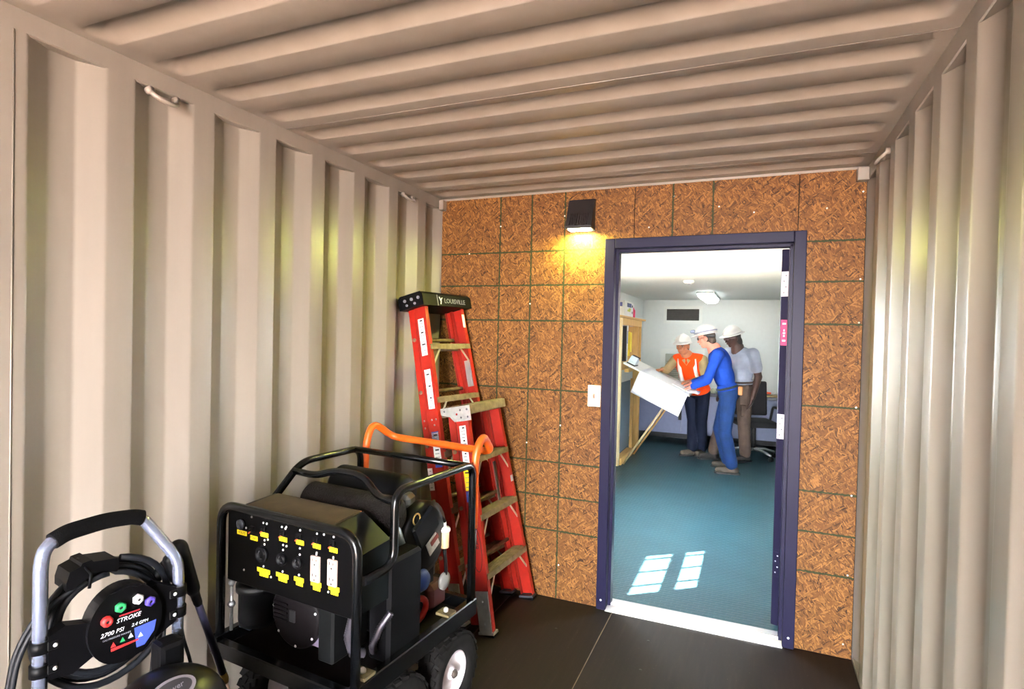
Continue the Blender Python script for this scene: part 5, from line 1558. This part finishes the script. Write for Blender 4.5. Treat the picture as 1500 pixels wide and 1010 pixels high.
b = MB(); b.box((0.11, -0.205, 0.672), (0.055, 0.025, 0.002), Euler((0.3, 0, 0.1)).to_matrix()); b.build('colour_sticker', mat('sticker_mauve', srgb(120, 80, 110), 0.5, var=0.4, nscale=70), st)
b = MB(); b.bx(-0.03, UW + 0.03, -0.34, 0.02, 0.18, 0.22, 0.01); b.build('base_plate', BLACK, pw)
b = MB(); b.tube([(0.0, 0, 0.14), (0.0, -0.34, 0.14), (UW, -0.34, 0.14), (UW, 0, 0.14)], 0.0148, 10, 0.05); b.build('base_tube', CHROME, pw)
for u in (-0.075, UW + 0.075):
    w = put('wheel', tm, RUBBERB, pw); w.location = (u, 0.0, 0.135); w.scale = (0.75, 0.81, 0.81); w.rotation_euler = (0, 0, PI if u < 0 else 0)
    put('rim', rm, None, w)
b = MB(); b.cyl((-0.07, 0, 0.135), (UW + 0.07, 0, 0.135), 0.010, 10); b.build('axle', BLACK, pw)
for u in (0.05, UW - 0.05):
    b = MB(); b.cyl((u, -0.32, 0.001), (u, -0.32, 0.13), 0.018, 12); b.build('support_foot', DULL, pw)
# cables on the right
for (u0, u1) in ((0.262, 0.235), (0.285, 0.27), (0.330, 0.345)):
    b = MB(); b.tube([(u0, 0.0, 0.79), (u0 - 0.005, 0.01, 0.68), (u1, -0.02, 0.58), (u1, -0.05, 0.45)], 0.005, 8, 0.05); b.build('control_cable', HOSE, pw)

# ---- spray gun propped on the washer
sg = thing('spray_gun', 'black pressure washer spray gun and lance propped between washer and generator', 'spray gun', (0.36, -1.745, 0.0))
TG = Matrix.Translation((-0.36, 1.745, 0.0))
def gl3(t):      # along the lance from the gun (t=0) to the tip on the floor (t=1)
    a_, b_ = Vector((0.35, -2.045, 0.860)), Vector((0.36, -1.752, 0.012))
    return a_ + (b_ - a_) * t
LANCE = mat('lance_blue', srgb(52, 52, 78), 0.3, 0.4, var=0.1)
b = MB(); b.tube([gl3(0.05), gl3(0.46)], 0.0105, 12); b.build('lance', LANCE, sg, xf=TG)
b = MB(); b.tube([gl3(0.45), gl3(0.475), gl3(0.49), gl3(0.505)], [0.009, 0.011, 0.011, 0.006], 10); b.build('brass_collar', BRASS, sg, xf=TG)
b = MB(); b.tube([gl3(0.50), gl3(0.99)], 0.0042, 8); b.build('extension_rod', mat('rod_pale', srgb(220, 190, 180), 0.25, 0.7), sg, xf=TG)
ax_ = (gl3(0) - gl3(1)).normalized()
b = MB(); b.capsule(gl3(0.10), gl3(-0.06), 0.020, 0.026, 12); b.capsule(gl3(-0.05), gl3(-0.06) + Vector((-0.05, -0.055, -0.10)), 0.021, 0.017, 12); b.box(gl3(-0.01) + Vector((0, -0.02, -0.005)), (0.034, 0.06, 0.09), Euler((0.3, 0, 0)).to_matrix(), 0.008); b.capsule(gl3(0.02), gl3(0.16), 0.016, 0.013, 12)
put('gun_body', _xf(remeshed(b, 0.006, 2), TG), DULL, sg)
b = MB(); b.tube([gl3(0.0) + Vector((0, -0.02, 0)), gl3(0.02) + Vector((-0.02, -0.05, -0.03)), gl3(0.03) + Vector((-0.03, -0.055, -0.08))], 0.005, 6); b.build('trigger', mat('trigger_grey', srgb(60, 60, 70), 0.4), sg, xf=TG)
